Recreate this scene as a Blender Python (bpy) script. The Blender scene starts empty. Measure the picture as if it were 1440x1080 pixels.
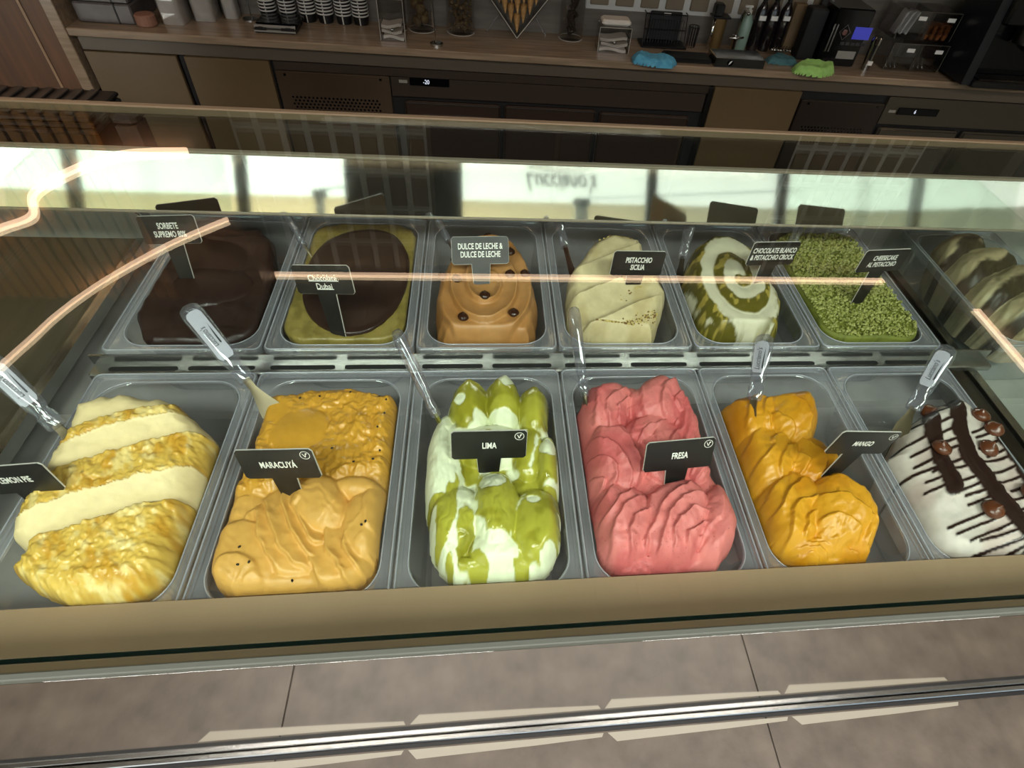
import bpy, math, random
import numpy as np
from mathutils import Vector, Matrix, Euler, Quaternion
random.seed(7)
SC = bpy.context.scene
COL = SC.collection

# ------------------------------------------------------------------ camera
CAM = np.array([-0.132159, -0.670877, 1.620567])
ANG = (math.radians(43.72523), math.radians(-4.84378), math.radians(-5.05449))
FPX, PCX, PCY = 810.282, 779.152, 494.737
cam = bpy.data.cameras.new('camera')
cam.sensor_width = 36.0
cam.lens = FPX*36/1440
cam.shift_x = -(PCX-720)/1440
cam.shift_y = (PCY-540)/1440
cam.clip_start = 0.02
camo = bpy.data.objects.new('camera', cam); COL.objects.link(camo)
camo.location = CAM; camo.rotation_euler = ANG
SC.camera = camo
CM = np.array(Euler(ANG).to_matrix())

# ------------------------------------------------------------------ light, world, exposure
SC.view_settings.view_transform = 'Standard'
SC.view_settings.look = 'None'
SC.view_settings.gamma = 1.0
SC.view_settings.use_curve_mapping = False
SC.view_settings.exposure = -0.08
SC.cycles.transparent_max_bounces = 40
SC.cycles.max_bounces = 12
SC.cycles.glossy_bounces = 6
SC.cycles.caustics_reflective = False
SC.cycles.caustics_refractive = False
wd = bpy.data.worlds.new('sky'); SC.world = wd; wd.use_nodes = True
nt = wd.node_tree; nt.nodes.clear()
sk = nt.nodes.new('ShaderNodeTexSky'); sk.sky_type = 'NISHITA'; sk.sun_disc = False
sk.sun_elevation = math.radians(38); sk.sun_rotation = math.radians(200)
bg = nt.nodes.new('ShaderNodeBackground'); bg.inputs['Strength'].default_value = 0.25
wo = nt.nodes.new('ShaderNodeOutputWorld')
nt.links.new(sk.outputs[0], bg.inputs[0]); nt.links.new(bg.outputs[0], wo.inputs[0])
sun = bpy.data.lights.new('sun_offscreen', 'SUN'); sun.energy = 30.0; sun.angle = math.radians(0.5)
sun.color = (1.0, 0.97, 0.9)
suno = bpy.data.objects.new('sun_offscreen', sun); COL.objects.link(suno)
suno.rotation_euler = Vector((0.42, 0.75, -0.62)).to_track_quat('-Z', 'Y').to_euler()
def area(name, loc, sx, sy, power, color, rot=(0, 0, 0)):
    l = bpy.data.lights.new(name, 'AREA'); l.shape = 'RECTANGLE'; l.size = sx; l.size_y = sy
    l.energy = power; l.color = color
    o = bpy.data.objects.new(name, l); COL.objects.link(o); o.location = loc; o.rotation_euler = rot
    return o
# recessed ceiling panels of the shop hall (customer side)
area('ceiling_lamp_hall_left_offscreen', (-0.9, -1.55, 2.93), 1.6, 0.5, 84, (1.0, 0.965, 0.92))
area('ceiling_lamp_hall_right_offscreen', (1.3, -1.55, 2.93), 1.6, 0.5, 84, (1.0, 0.965, 0.92))
area('ceiling_lamp_hall_back_offscreen', (0.0, -3.2, 2.93), 3.0, 0.6, 84, (1.0, 0.97, 0.93))

# ------------------------------------------------------------------ pixel helpers (measuring only)
def pray(u, v):
    d = CM @ np.array([(u-PCX)/FPX, -(v-PCY)/FPX, -1.0]); return d/np.linalg.norm(d)
def atz(u, v, z):
    d = pray(u, v); return CAM + d*(z-CAM[2])/d[2]
def aty(u, v, y):
    d = pray(u, v); return CAM + d*(y-CAM[1])/d[1]
def chart(x, y, z):
    P = np.stack([x, y, np.full_like(x, z)], -1) - CAM
    q = P @ CM
    return PCX + FPX*q[..., 0]/-q[..., 2], PCY - FPX*q[..., 1]/-q[..., 2]

# ------------------------------------------------------------------ materials
def lin(c):
    out = []
    for v in c[:3]:
        v = v/255.0
        out.append(v/12.92 if v <= 0.04045 else ((v+0.055)/1.055)**2.4)
    return (out[0], out[1], out[2], 1.0)
MATS = {}
def newmat(name):
    m = bpy.data.materials.new(name); m.use_nodes = True; m.node_tree.nodes.clear()
    N = m.node_tree.nodes; L = m.node_tree.links
    out = N.new('ShaderNodeOutputMaterial')
    return m, N, L, out
def mat(name, c, rough=0.5, metal=0.0, c2=None, scale=20.0, stretch=None, bump=0.0, bscale=None, emit=None, est=0.0, spec=0.5, coat=0.0, detail=4.0, contrast=(0.35, 0.65)):
    if name in MATS: return MATS[name]
    m, N, L, out = newmat(name)
    b = N.new('ShaderNodeBsdfPrincipled'); L.new(b.outputs[0], out.inputs[0])
    b.inputs['Base Color'].default_value = lin(c); b.inputs['Roughness'].default_value = rough
    b.inputs['Metallic'].default_value = metal; b.inputs['Specular IOR Level'].default_value = spec
    b.inputs['Coat Weight'].default_value = coat; b.inputs['Coat Roughness'].default_value = 0.05
    if c2 is not None or bump:
        tc = N.new('ShaderNodeTexCoord'); mp = N.new('ShaderNodeMapping'); L.new(tc.outputs['Object'], mp.inputs[0])
        if stretch: mp.inputs['Scale'].default_value = stretch
        nz = N.new('ShaderNodeTexNoise'); nz.inputs['Scale'].default_value = scale; nz.inputs['Detail'].default_value = detail
        L.new(mp.outputs[0], nz.inputs['Vector'])
        if c2 is not None:
            r = N.new('ShaderNodeValToRGB'); r.color_ramp.elements[0].position = contrast[0]; r.color_ramp.elements[1].position = contrast[1]
            r.color_ramp.elements[0].color = lin(c); r.color_ramp.elements[1].color = lin(c2)
            L.new(nz.outputs[0], r.inputs[0]); L.new(r.outputs[0], b.inputs['Base Color'])
        if bump:
            n2 = nz
            if bscale:
                n2 = N.new('ShaderNodeTexNoise'); n2.inputs['Scale'].default_value = bscale; n2.inputs['Detail'].default_value = detail
                L.new(mp.outputs[0], n2.inputs['Vector'])
            bp = N.new('ShaderNodeBump'); bp.inputs['Strength'].default_value = bump; bp.inputs['Distance'].default_value = 0.002
            L.new(n2.outputs[0], bp.inputs['Height']); L.new(bp.outputs[0], b.inputs['Normal'])
    if emit is not None:
        b.inputs['Emission Color'].default_value = lin(emit); b.inputs['Emission Strength'].default_value = est
    MATS[name] = m
    return m
def glassmat(name, tint=(250, 253, 251), rough=0.0, ior=1.5, gain=1.0, base=0.0, milky=0.0):
    """thin clear sheet: see-through with Fresnel reflection"""
    if name in MATS: return MATS[name]
    m, N, L, out = newmat(name)
    t = N.new('ShaderNodeBsdfTransparent'); t.inputs[0].default_value = lin(tint)
    g = N.new('ShaderNodeBsdfGlossy'); g.inputs['Roughness'].default_value = rough
    lw = N.new('ShaderNodeLayerWeight'); lw.inputs[0].default_value = 0.5
    pw = N.new('ShaderNodeMath'); pw.operation = 'POWER'; pw.inputs[1].default_value = 5.0
    L.new(lw.outputs['Facing'], pw.inputs[0])
    f0 = ((ior-1)/(ior+1))**2
    f = N.new('ShaderNodeMath'); f.operation = 'MULTIPLY_ADD'; f.inputs[1].default_value = 1-f0; f.inputs[2].default_value = f0
    L.new(pw.outputs[0], f.inputs[0])
    ma = N.new('ShaderNodeMath'); ma.operation = 'MULTIPLY_ADD'; ma.inputs[1].default_value = gain; ma.inputs[2].default_value = base; ma.use_clamp = True
    mx = N.new('ShaderNodeMixShader')
    L.new(f.outputs[0], ma.inputs[0]); L.new(ma.outputs[0], mx.inputs[0]); L.new(t.outputs[0], mx.inputs[1]); L.new(g.outputs[0], mx.inputs[2])
    last = mx
    if milky:
        df = N.new('ShaderNodeBsdfDiffuse'); df.inputs[0].default_value = lin((225, 227, 236)); m2 = N.new('ShaderNodeMixShader'); m2.inputs[0].default_value = milky
        L.new(mx.outputs[0], m2.inputs[1]); L.new(df.outputs[0], m2.inputs[2]); last = m2
    L.new(last.outputs[0], out.inputs[0]); MATS[name] = m
    return m
def gelmat(name, rough=0.45, bscale=900.0, bump=0.25, speck=None, speck_scale=500.0, speck_th=0.72, vary=0.10, coat=0.0):
    if name in MATS: return MATS[name]
    m, N, L, out = newmat(name)
    b = N.new('ShaderNodeBsdfPrincipled'); L.new(b.outputs[0], out.inputs[0])
    at = N.new('ShaderNodeAttribute'); at.attribute_name = 'Col'
    tc = N.new('ShaderNodeTexCoord')
    nz = N.new('ShaderNodeTexNoise'); nz.inputs['Scale'].default_value = 60.0; nz.inputs['Detail'].default_value = 5.0
    L.new(tc.outputs['Object'], nz.inputs['Vector'])
    hs = N.new('ShaderNodeHueSaturation')
    mr = N.new('ShaderNodeMapRange'); mr.inputs[1].default_value = 0.3; mr.inputs[2].default_value = 0.7
    mr.inputs[3].default_value = 1.0-vary; mr.inputs[4].default_value = 1.0+vary
    L.new(nz.outputs[0], mr.inputs[0]); L.new(mr.outputs[0], hs.inputs['Value']); L.new(at.outputs['Color'], hs.inputs['Color'])
    colout = hs.outputs[0]
    if speck:
        n3 = N.new('ShaderNodeTexNoise'); n3.inputs['Scale'].default_value = speck_scale; n3.inputs['Detail'].default_value = 1.0
        L.new(tc.outputs['Object'], n3.inputs['Vector'])
        cmpn = N.new('ShaderNodeMath'); cmpn.operation = 'GREATER_THAN'; cmpn.inputs[1].default_value = speck_th
        L.new(n3.outputs[0], cmpn.inputs[0])
        mx = N.new('ShaderNodeMix'); mx.data_type = 'RGBA'; mx.inputs['B'].default_value = lin(speck)
        L.new(cmpn.outputs[0], mx.inputs['Factor']); L.new(colout, mx.inputs['A']); colout = mx.outputs['Result']
    L.new(colout, b.inputs['Base Color'])
    ar = N.new('ShaderNodeAttribute'); ar.attribute_name = 'Rgh'
    L.new(ar.outputs['Fac'], b.inputs['Roughness'])
    b.inputs['Coat Weight'].default_value = coat
    b.inputs['Subsurface Weight'].default_value = 0.0
    n2 = N.new('ShaderNodeTexNoise'); n2.inputs['Scale'].default_value = bscale; n2.inputs['Detail'].default_value = 3.0
    L.new(tc.outputs['Object'], n2.inputs['Vector'])
    bp = N.new('ShaderNodeBump'); bp.inputs['Strength'].default_value = bump; bp.inputs['Distance'].default_value = 0.001
    L.new(n2.outputs[0], bp.inputs['Height']); L.new(bp.outputs[0], b.inputs['Normal'])
    MATS[name] = m
    return m

M_glass = glassmat('case_glass', (246, 251, 248), 0.0, 1.5, 1.25)
M_plastic = glassmat('clear_tub_plastic', (248, 249, 252), 0.07, 1.5, 1.6, 0.02, 0.055)
M_flange = glassmat('tub_flange_plastic', (248, 249, 252), 0.10, 1.5, 2.0, 0.06, 0.17)
M_acryl = glassmat('clear_acrylic', (244, 244, 244), 0.02, 1.5, 1.3, 0.02)
M_handle = glassmat('clear_handle_plastic', (236, 236, 242), 0.04, 1.5, 1.8, 0.04, 0.06)
M_mirror = mat('polished_steel', (205, 205, 203), 0.045, 1.0)
M_frontmirror = mat('mirror_steel_front', (222, 218, 210), 0.05, 1.0, bump=0.02, scale=6)
M_steel = mat('brushed_steel', (168, 168, 166), 0.24, 1.0, bump=0.05, scale=60, stretch=(1, 30, 30))
M_darksteel = mat('dark_steel', (105, 100, 94), 0.35, 1.0, c2=(80, 76, 72), scale=8)
M_well = mat('well_steel', (186, 183, 178), 0.4, 0.15, c2=(168, 165, 160), scale=8)
M_bronze = mat('bronze_steel', (100, 82, 65), 0.3, 0.4, c2=(84, 69, 54), scale=3)
M_deck = mat('beige_enamel', (170, 144, 116), 0.35, 0.0, c2=(164, 138, 110), scale=5)
M_black = mat('black_plastic', (14, 14, 15), 0.35)
M_blackg = mat('black_gloss', (9, 10, 12), 0.12)
M_blackm = mat('black_matt', (20, 20, 20), 0.6)
M_card = mat('black_card', (26, 25, 24), 0.38)
M_white = mat('white_print', (240, 238, 232), 0.5)
M_tan = mat('tan_laminate', (104, 86, 60), 0.4, 0.0, c2=(98, 80, 55), scale=4)
M_fascia = mat('taupe_fascia', (92, 82, 70), 0.4)
M_stone = mat('oak_stone_worktop', (160, 138, 114), 0.2, 0.0, c2=(138, 118, 96), scale=5, stretch=(1.5, 14, 14), detail=6)
M_floor = mat('stone_floor_tile', (110, 100, 89), 0.45, 0.0, c2=(82, 74, 65), scale=11, detail=12, bump=0.25, bscale=60, contrast=(0.32, 0.68))
M_grout = mat('dark_grout', (60, 54, 48), 0.8)
M_wood = mat('oak_veneer', (98, 60, 26), 0.42, 0.0, c2=(74, 43, 17), scale=4, stretch=(12, 12, 0.8), detail=6)
M_slat = mat('oak_slat', (176, 122, 62), 0.45, 0.0, c2=(150, 100, 48), scale=4, stretch=(12, 12, 0.8))
M_ceil = mat('dark_ceiling_panel', (54, 53, 50), 0.7)
M_plaster = mat('warm_plaster', (176, 168, 154), 0.8)
M_wallgrey = mat('grey_wall', (120, 113, 104), 0.7, 0.0, c2=(104, 98, 90), scale=6, stretch=(1, 1, 8))
M_tile = mat('taupe_tile', (132, 116, 96), 0.4, 0.0, c2=(116, 101, 82), scale=9)
M_lgrout = mat('pale_grout', (205, 202, 196), 0.7)
M_darkboard = mat('dark_menu_board', (22, 22, 22), 0.4)
M_gtile = mat('grey_green_tile', (112, 110, 98), 0.4)
M_led = mat('warm_led_strip', (255, 220, 190), 0.5, emit=(255, 214, 176), est=9.0)
M_choc = mat('dark_chocolate', (52, 28, 18), 0.22)
M_milk = mat('milk_chocolate', (92, 50, 28), 0.25)
M_seed = mat('black_seed', (16, 14, 12), 0.3)

# ------------------------------------------------------------------ mesh builder
class MB:
    def __init__(s): s.v = []; s.f = []
    def add(s, vs, fs):
        o = len(s.v); s.v += [tuple(map(float, p)) for p in vs]; s.f += [tuple(i+o for i in f) for f in fs]; return s
    def box(s, x0, x1, y0, y1, z0, z1, bev=0.0):
        if bev <= 0:
            vs = [(x, y, z) for z in (z0, z1) for y in (y0, y1) for x in (x0, x1)]
            return s.add(vs, [(0, 2, 3, 1), (4, 5, 7, 6), (0, 1, 5, 4), (2, 6, 7, 3), (0, 4, 6, 2), (1, 3, 7, 5)])
        b = min(bev, (x1-x0)/2.01, (y1-y0)/2.01, (z1-z0)/2.01)
        rings = []
        for z, i in ((z0, b), (z0+b, 0), (z1-b, 0), (z1, b)):
            xa, xb, ya, yb = x0+i, x1-i, y0+i, y1-i
            rings.append([(xa+b, ya, z), (xb-b, ya, z), (xb, ya+b, z), (xb, yb-b, z), (xb-b, yb, z), (xa+b, yb, z), (xa, yb-b, z), (xa, ya+b, z)])
        return s.loft(rings, True, True)
    def loft(s, rings, cap0=False, cap1=False, closed=True):
        n = len(rings[0]); vs = [p for r in rings for p in r]; fs = []
        for k in range(len(rings)-1):
            for i in range(n if closed else n-1):
                j = (i+1) % n
                fs.append((k*n+i, k*n+j, (k+1)*n+j, (k+1)*n+i))
        if cap0: fs.append(tuple(range(n-1, -1, -1)))
        if cap1: fs.append(tuple(range((len(rings)-1)*n, len(rings)*n)))
        return s.add(vs, fs)
    def lathe(s, prof, cx=0, cy=0, z0=0, n=24, cap0=True, cap1=True, sx=1, sy=1):
        rings = [[(cx+r*sx*math.cos(2*math.pi*i/n), cy+r*sy*math.sin(2*math.pi*i/n), z0+z) for i in range(n)] for r, z in prof]
        return s.loft(rings, cap0, cap1)
    def tube(s, pts, r, n=8, cap=True):
        P = [Vector(p) for p in pts]; rings = []
        rr = r if isinstance(r, (list, tuple)) else [r]*len(P)
        up = Vector((0, 0, 1))
        for i, p in enumerate(P):
            d = (P[min(i+1, len(P)-1)]-P[max(i-1, 0)]).normalized()
            a = up if abs(d.z) < 0.95 else Vector((1, 0, 0))
            x = d.cross(a).normalized(); y = d.cross(x).normalized()
            rings.append([tuple(p+x*rr[i]*math.cos(2*math.pi*k/n)+y*rr[i]*math.sin(2*math.pi*k/n)) for k in range(n)])
        return s.loft(rings, cap, cap)
    def prism(s, poly, h0, h1, axis='z'):
        n = len(poly)
        def P(a, b, h): return {'z': (a, b, h), 'y': (a, h, b), 'x': (h, a, b)}[axis]
        vs = [P(a, b, h0) for a, b in poly]+[P(a, b, h1) for a, b in poly]
        fs = [tuple(range(n-1, -1, -1)), tuple(range(n, 2*n))]+[(i, (i+1) % n, n+(i+1) % n, n+i) for i in range(n)]
        return s.add(vs, fs)
    def ell(s, c, r, n=10, m=6):
        rings = []
        for k in range(1, m):
            t = math.pi*k/m
            rings.append([(c[0]+r[0]*math.sin(t)*math.cos(2*math.pi*i/n), c[1]+r[1]*math.sin(t)*math.sin(2*math.pi*i/n), c[2]-r[2]*math.cos(t)) for i in range(n)])
        return s.loft(rings, True, True)
    def xf(s, fn):
        s.v = [tuple(fn(p)) for p in s.v]; return s
def link(o):
    COL.objects.link(o); return o
def obj(name, mb, m, parent=None, smooth=False, base=None):
    """mb vertices are world coordinates unless the parent is a rotated thing; base = parent's location to subtract"""
    if base is None and parent is not None and not parent.get('_local'): base = parent.location
    vs = mb.v
    if base is not None: vs = [(p[0]-base[0], p[1]-base[1], p[2]-base[2]) for p in vs]
    me = bpy.data.meshes.new(name); me.from_pydata(vs, [], mb.f); me.update()
    if m: me.materials.append(m)
    if smooth:
        try: me.shade_smooth()
        except Exception: me.polygons.foreach_set('use_smooth', [True]*len(me.polygons))
        if smooth == 'auto':
            try: me.set_sharp_from_angle(angle=math.radians(40))
            except Exception: pass
    o = link(bpy.data.objects.new(name, me))
    if parent is not None: o.parent = parent
    return o
def tag(o, label=None, cat=None, group=None, kind=None):
    if label: o['label'] = label
    if cat: o['category'] = cat
    if group: o['group'] = group
    if kind: o['kind'] = kind
    return o
LOCAL = set()
def thing(name, loc, label, cat, group=None, rot=None, kind=None):
    o = link(bpy.data.objects.new(name, None)); o.location = loc; o.empty_display_size = 0.02
    if rot is not None:
        o.rotation_mode = 'XYZ'; o.rotation_euler = rot
    tag(o, label, cat, group, kind)
    return o
def single(name, mb, m, label, cat, group=None, kind=None, smooth=False):
    """one-mesh thing, origin at its base"""
    xs = [p[0] for p in mb.v]; ys = [p[1] for p in mb.v]; zs = [p[2] for p in mb.v]
    b = ((min(xs)+max(xs))/2, (min(ys)+max(ys))/2, min(zs))
    o = obj(name, mb, m, None, smooth, base=b); o.location = b
    return tag(o, label, cat, group, kind)
def structure(name, mb, m):
    o = obj(name, mb, m); o['kind'] = 'structure'; return o
def child(name, mb, m, parent, smooth=False, label=None):
    """mesh given in the parent's own coordinates"""
    o = obj(name, mb, m, None, smooth, base=(0, 0, 0)); o.parent = parent
    if label: o['label'] = label
    return o
def wchild(name, mb, m, parent, smooth=False, label=None):
    """mesh given in world coordinates, parent unrotated"""
    l = Vector(parent.location)
    if parent.parent: l = l+Vector(parent.parent.location)
    o = obj(name, mb, m, None, smooth, base=l); o.parent = parent
    if label: o['label'] = label
    return o
FONTCACHE = {}
def textmesh(txt, size, sx=1.0, shear=0.0, bold=0.0, extrude=0.0003, align='CENTER'):
    c = bpy.data.curves.new('txt', 'FONT'); c.body = txt; c.size = 1.0; c.shear = shear; c.offset = bold
    c.align_x = align; c.align_y = 'CENTER'; c.extrude = 0.0; c.resolution_u = 3
    o = link(bpy.data.objects.new('txt', c))
    dg = bpy.context.evaluated_depsgraph_get()
    me = bpy.data.meshes.new_from_object(o.evaluated_get(dg))
    vs = [(v.co.x*size*sx, v.co.y*size, v.co.z) for v in me.vertices]; fs = [tuple(p.vertices) for p in me.polygons]
    bpy.data.objects.remove(o); bpy.data.curves.remove(c); bpy.data.meshes.remove(me)
    m = MB(); m.add(vs, fs)
    return m

# ------------------------------------------------------------------ numpy noise / shapes
def hashn(ix, iy, seed):
    n = (ix.astype(np.int64)*374761393 + iy.astype(np.int64)*668265263 + seed*974634777) & 0x7fffffff
    n = ((n ^ (n >> 13))*1274126177) & 0x7fffffff
    n = n ^ (n >> 16)
    return (n & 0xffff)/65535.0
def vn(x, y, seed=0):
    ix = np.floor(x); iy = np.floor(y); fx = x-ix; fy = y-iy
    fx = fx*fx*fx*(fx*(fx*6-15)+10); fy = fy*fy*fy*(fy*(fy*6-15)+10)
    a = hashn(ix, iy, seed); b = hashn(ix+1, iy, seed); c = hashn(ix, iy+1, seed); d = hashn(ix+1, iy+1, seed)
    return (a*(1-fx)+b*fx)*(1-fy)+(c*(1-fx)+d*fx)*fy
def fbm(x, y, s, seed=0, o=4, g=0.5):
    t = 0; a = 1; tot = 0
    for k in range(o):
        t = t+a*(vn(x/s*2**k+17.3*k, y/s*2**k+9.1*k, seed+k)-0.5)*2; tot += a; a *= g
    return t/tot
def ridged(x, y, s, seed=0, o=3):
    t = 0; a = 1; tot = 0
    for k in range(o):
        t = t+a*(1-np.abs(vn(x/s*2**k+5.3*k, y/s*2**k+3.1*k, seed+k)-0.5)*2); tot += a; a *= 0.5
    return t/tot
def sdpoly(U, V, poly):
    """signed distance, positive inside"""
    P = np.array(poly, float); d = np.full(U.shape, 1e9); ins = np.zeros(U.shape, bool); n = len(P)
    for i in range(n):
        a = P[i]; b = P[(i+1) % n]; e = b-a
        wx = U-a[0]; wy = V-a[1]; t = np.clip((wx*e[0]+wy*e[1])/(e@e), 0, 1)
        d = np.minimum(d, np.hypot(wx-e[0]*t, wy-e[1]*t))
        c = ((a[1] <= V) & (b[1] > V)) | ((b[1] <= V) & (a[1] > V))
        with np.errstate(divide='ignore', invalid='ignore'):
            xi = a[0]+(V-a[1])*e[0]/(e[1] if e[1] != 0 else 1e-9)
        ins ^= c & (U < xi)
    return np.where(ins, d, -d)
def dline(U, V, pts):
    """distance to a polyline and the arc position"""
    d = np.full(U.shape, 1e9); s = np.zeros(U.shape); acc = 0
    for (a, b) in zip(pts[:-1], pts[1:]):
        a = np.array(a, float); b = np.array(b, float); e = b-a; l = np.hypot(*e)
        t = np.clip(((U-a[0])*e[0]+(V-a[1])*e[1])/(l*l), 0, 1)
        q = np.hypot(U-a[0]-e[0]*t, V-a[1]-e[1]*t)
        s = np.where(q < d, acc+t*l, s); d = np.minimum(d, q); acc += l
    return d, s
def sst(a, b, x):
    t = np.clip((x-a)/(b-a), 0, 1); return t*t*(3-2*t)
def saw(f, e=0.86):
    f = f-np.floor(f)
    return np.where(f < e, np.power(f/e, 1.6), 0.5+0.5*np.cos((f-e)/(1-e)*math.pi))
def blob(U, V, cx, cy, rx, ry, h, rot=0.0, p=0.5, z0=0.0, skew=0.0, ridge=None, seed=0, petal=None):
    c, s = math.cos(math.radians(rot)), math.sin(math.radians(rot))
    x = ((U-cx)*c+(V-cy)*s)/rx; y = (-(U-cx)*s+(V-cy)*c)/ry
    d = 1-(x*x+y*y)
    H = z0+h*np.power(np.clip(d, 0, None), p)*(1+skew*x)
    if ridge:
        amp, freq, tw = ridge
        ph = (x*freq+tw*y*y+0.9*fbm(x*3, y*3, 1.0, seed, 2))*2*math.pi
        w = np.abs(np.sin(ph/2))
        H = H+amp*(1-np.power(1-w, 2.0)-0.5)*np.clip(d*2.5, 0, 1)
    if petal:
        amp, n_, ox, oy = petal
        wx = 0.16*fbm(x, y, 0.7, seed+3, 3); ro = np.hypot(x-ox, y-oy)+wx
        sw_ = saw(n_*ro+0.37*seed)
        st_ = np.sin((np.arctan2(y-oy, x-ox)*9+6*fbm(x, y, 0.5, seed+8, 2)))
        H = H+amp*(sw_-0.4)*np.clip(d*3.0, 0, 1)+0.0005*st_*np.clip(d*2, 0, 1)
    return np.where(d > 0, H, -1.0)
def mixc(a, b, t):
    t = t[..., None]; return a*(1-t)+b*t
def C(*c): return np.array(lin(c)[:3])

def gelato(name, outline, zn, fn, m, label, group='gelato heaped in the tubs', step=0.0016, edge=34.0, drop=0.055, zbot=-0.115, cat='gelato', tubc=None):
    """heightfield mass: fn(U,V)->(height, colour, roughness); closed down into the tub"""
    pts = np.array([atz(u, v, zn)[:2] for u, v in outline])
    x0, y0 = pts.min(0)-0.006; x1, y1 = pts.max(0)+0.006
    nx = int((x1-x0)/step)+1; ny = int((y1-y0)/step)+1
    X, Y = np.meshgrid(np.linspace(x0, x1, nx), np.linspace(y0, y1, ny))
    U, V = chart(X, Y, zn)
    sd = sdpoly(U, V, outline)+4.0*fbm(U, V, 26, 91, 3)
    if tubc is None:   # the tub this mass lies in, from the grid of tubs
        mx_, my_ = pts.mean(0); row = -0.1985 if my_ < 0 else 0.227
        tubc = (1.0 if mx_ > 0.8 else -0.625+0.25*round((mx_+0.625)/0.25), row)
    def inrr(hx, hy, r):
        qx = np.abs(X-tubc[0])-(hx-r); qy = np.abs(Y-tubc[1])-(hy-r)
        return r-np.hypot(np.clip(qx, 0, None), np.clip(qy, 0, None))-np.minimum(np.maximum(qx, qy), 0)
    sd = np.minimum(sd, inrr(0.1040, 0.1745, 0.046)/0.0012)
    H, K, Rr = fn(U, V)
    e = np.clip(sd/edge, 0, 1)
    H = H-drop*(1-np.sqrt(np.clip(1-(1-e)**2, 0, 1)))
    H = np.where(sd > 0, H, zbot)
    Z = zn+H
    bx, by, bz = (x0+x1)/2, (y0+y1)/2, zn+zbot
    xc, yc = pts.mean(0)
    k_ = np.where(sd > 0, 1.0, 0.87)   # the sides slope in with the tub walls
    X = xc+(X-xc)*k_; Y = yc+(Y-yc)*k_
    lim = 1.0/np.maximum(1.0, np.maximum(np.abs(X-tubc[0])/0.084, np.abs(Y-tubc[1])/0.150))
    lim = np.where(sd > 0, 1.0, lim)
    X = tubc[0]+(X-tubc[0])*lim; Y = tubc[1]+(Y-tubc[1])*lim
    V3 = np.stack([X-bx, Y-by, Z-bz], -1).reshape(-1, 3)
    idx = np.arange(nx*ny).reshape(ny, nx)
    q = np.stack([idx[:-1, :-1], idx[:-1, 1:], idx[1:, 1:], idx[1:, :-1]], -1).reshape(-1, 4)
    ins = (sd > 0).reshape(-1)
    q = q[ins[q].any(1)]
    used = np.zeros(nx*ny, bool); used[q.ravel()] = True
    remap = np.cumsum(used)-1
    V3 = V3[used]; q = remap[q]
    me = bpy.data.meshes.new(name)
    me.vertices.add(len(V3)); me.vertices.foreach_set('co', V3.astype(np.float32).ravel())
    me.loops.add(q.size); me.loops.foreach_set('vertex_index', q.astype(np.int32).ravel())
    me.polygons.add(len(q)); me.polygons.foreach_set('loop_start', np.arange(0, q.size, 4, dtype=np.int32))
    me.update(calc_edges=True); me.validate()
    me.polygons.foreach_set('use_smooth', np.ones(len(me.polygons), bool))
    ca = me.attributes.new('Col', 'FLOAT_COLOR', 'POINT')
    cc = np.concatenate([K.reshape(-1, 3)[used], np.ones((len(V3), 1))], 1)
    ca.data.foreach_set('color', cc.astype(np.float32).ravel())
    ra = me.attributes.new('Rgh', 'FLOAT', 'POINT'); ra.data.foreach_set('value', Rr.reshape(-1)[used].astype(np.float32))
    me.materials.append(m)
    o = link(bpy.data.objects.new(name, me)); o.location = (bx, by, bz)
    tag(o, label, cat, group)
    def height(u, v):
        Hh, _, _ = fn(np.array([[float(u)]]), np.array([[float(v)]]))
        s_ = sdpoly(np.array([[float(u)]]), np.array([[float(v)]]), outline)
        px_ = atz(u, v, zn)
        qx = abs(px_[0]-tubc[0])-(0.104-0.046); qy = abs(px_[1]-tubc[1])-(0.1745-0.046)
        s_ = np.minimum(s_, (0.046-math.hypot(max(qx, 0), max(qy, 0))-min(max(qx, qy), 0))/0.0012)
        ee = np.clip(s_/edge, 0, 1)
        return zn+float(Hh[0, 0])-drop*(1-math.sqrt(max(0, 1-(1-float(ee[0, 0]))**2)))
    def place(u, v):
        p = atz(u, v, zn)     # toppings stay on the mass, inside the tub walls
        x_ = min(max(p[0], tubc[0]-0.090), tubc[0]+0.090); y_ = min(max(p[1], tubc[1]-0.160), tubc[1]+0.160)
        U_, V_ = chart(np.array([x_]), np.array([y_]), zn)
        return np.array([x_, y_, height(U_[0], V_[0])])
    o_place = place
    return o, o_place

# ================================================================== THE SETTING
HX0, HX1, HY0, HYW = -6.0, 7.0, -5.0, 1.635
fl = structure('floor', MB().box(HX0, HX1, HY0-0.1, HYW+0.1, -0.06, -0.004), M_grout)
TW = 1.165
tile_me = None
nxs = range(-7, 6); nys = range(-5, 3)
for i in nxs:
    for j in nys:
        xa = 0.5625+TW*i; ya = -1.26+TW*j
        if xa < HX0-0.6 or xa+TW > HX1+0.6 or ya < HY0-0.6 or ya > HYW: continue
        if tile_me is None:
            t = obj('floor_tile', MB().box(0.0015, TW-0.0015, 0.0015, TW-0.0015, -0.02, 0.0, 0.0008), M_floor, None, base=(0, 0, 0)); tile_me = t.data
        else:
            t = link(bpy.data.objects.new('floor_tile', tile_me))
        t.parent = fl; t.location = (xa, ya, 0.0)
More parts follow.
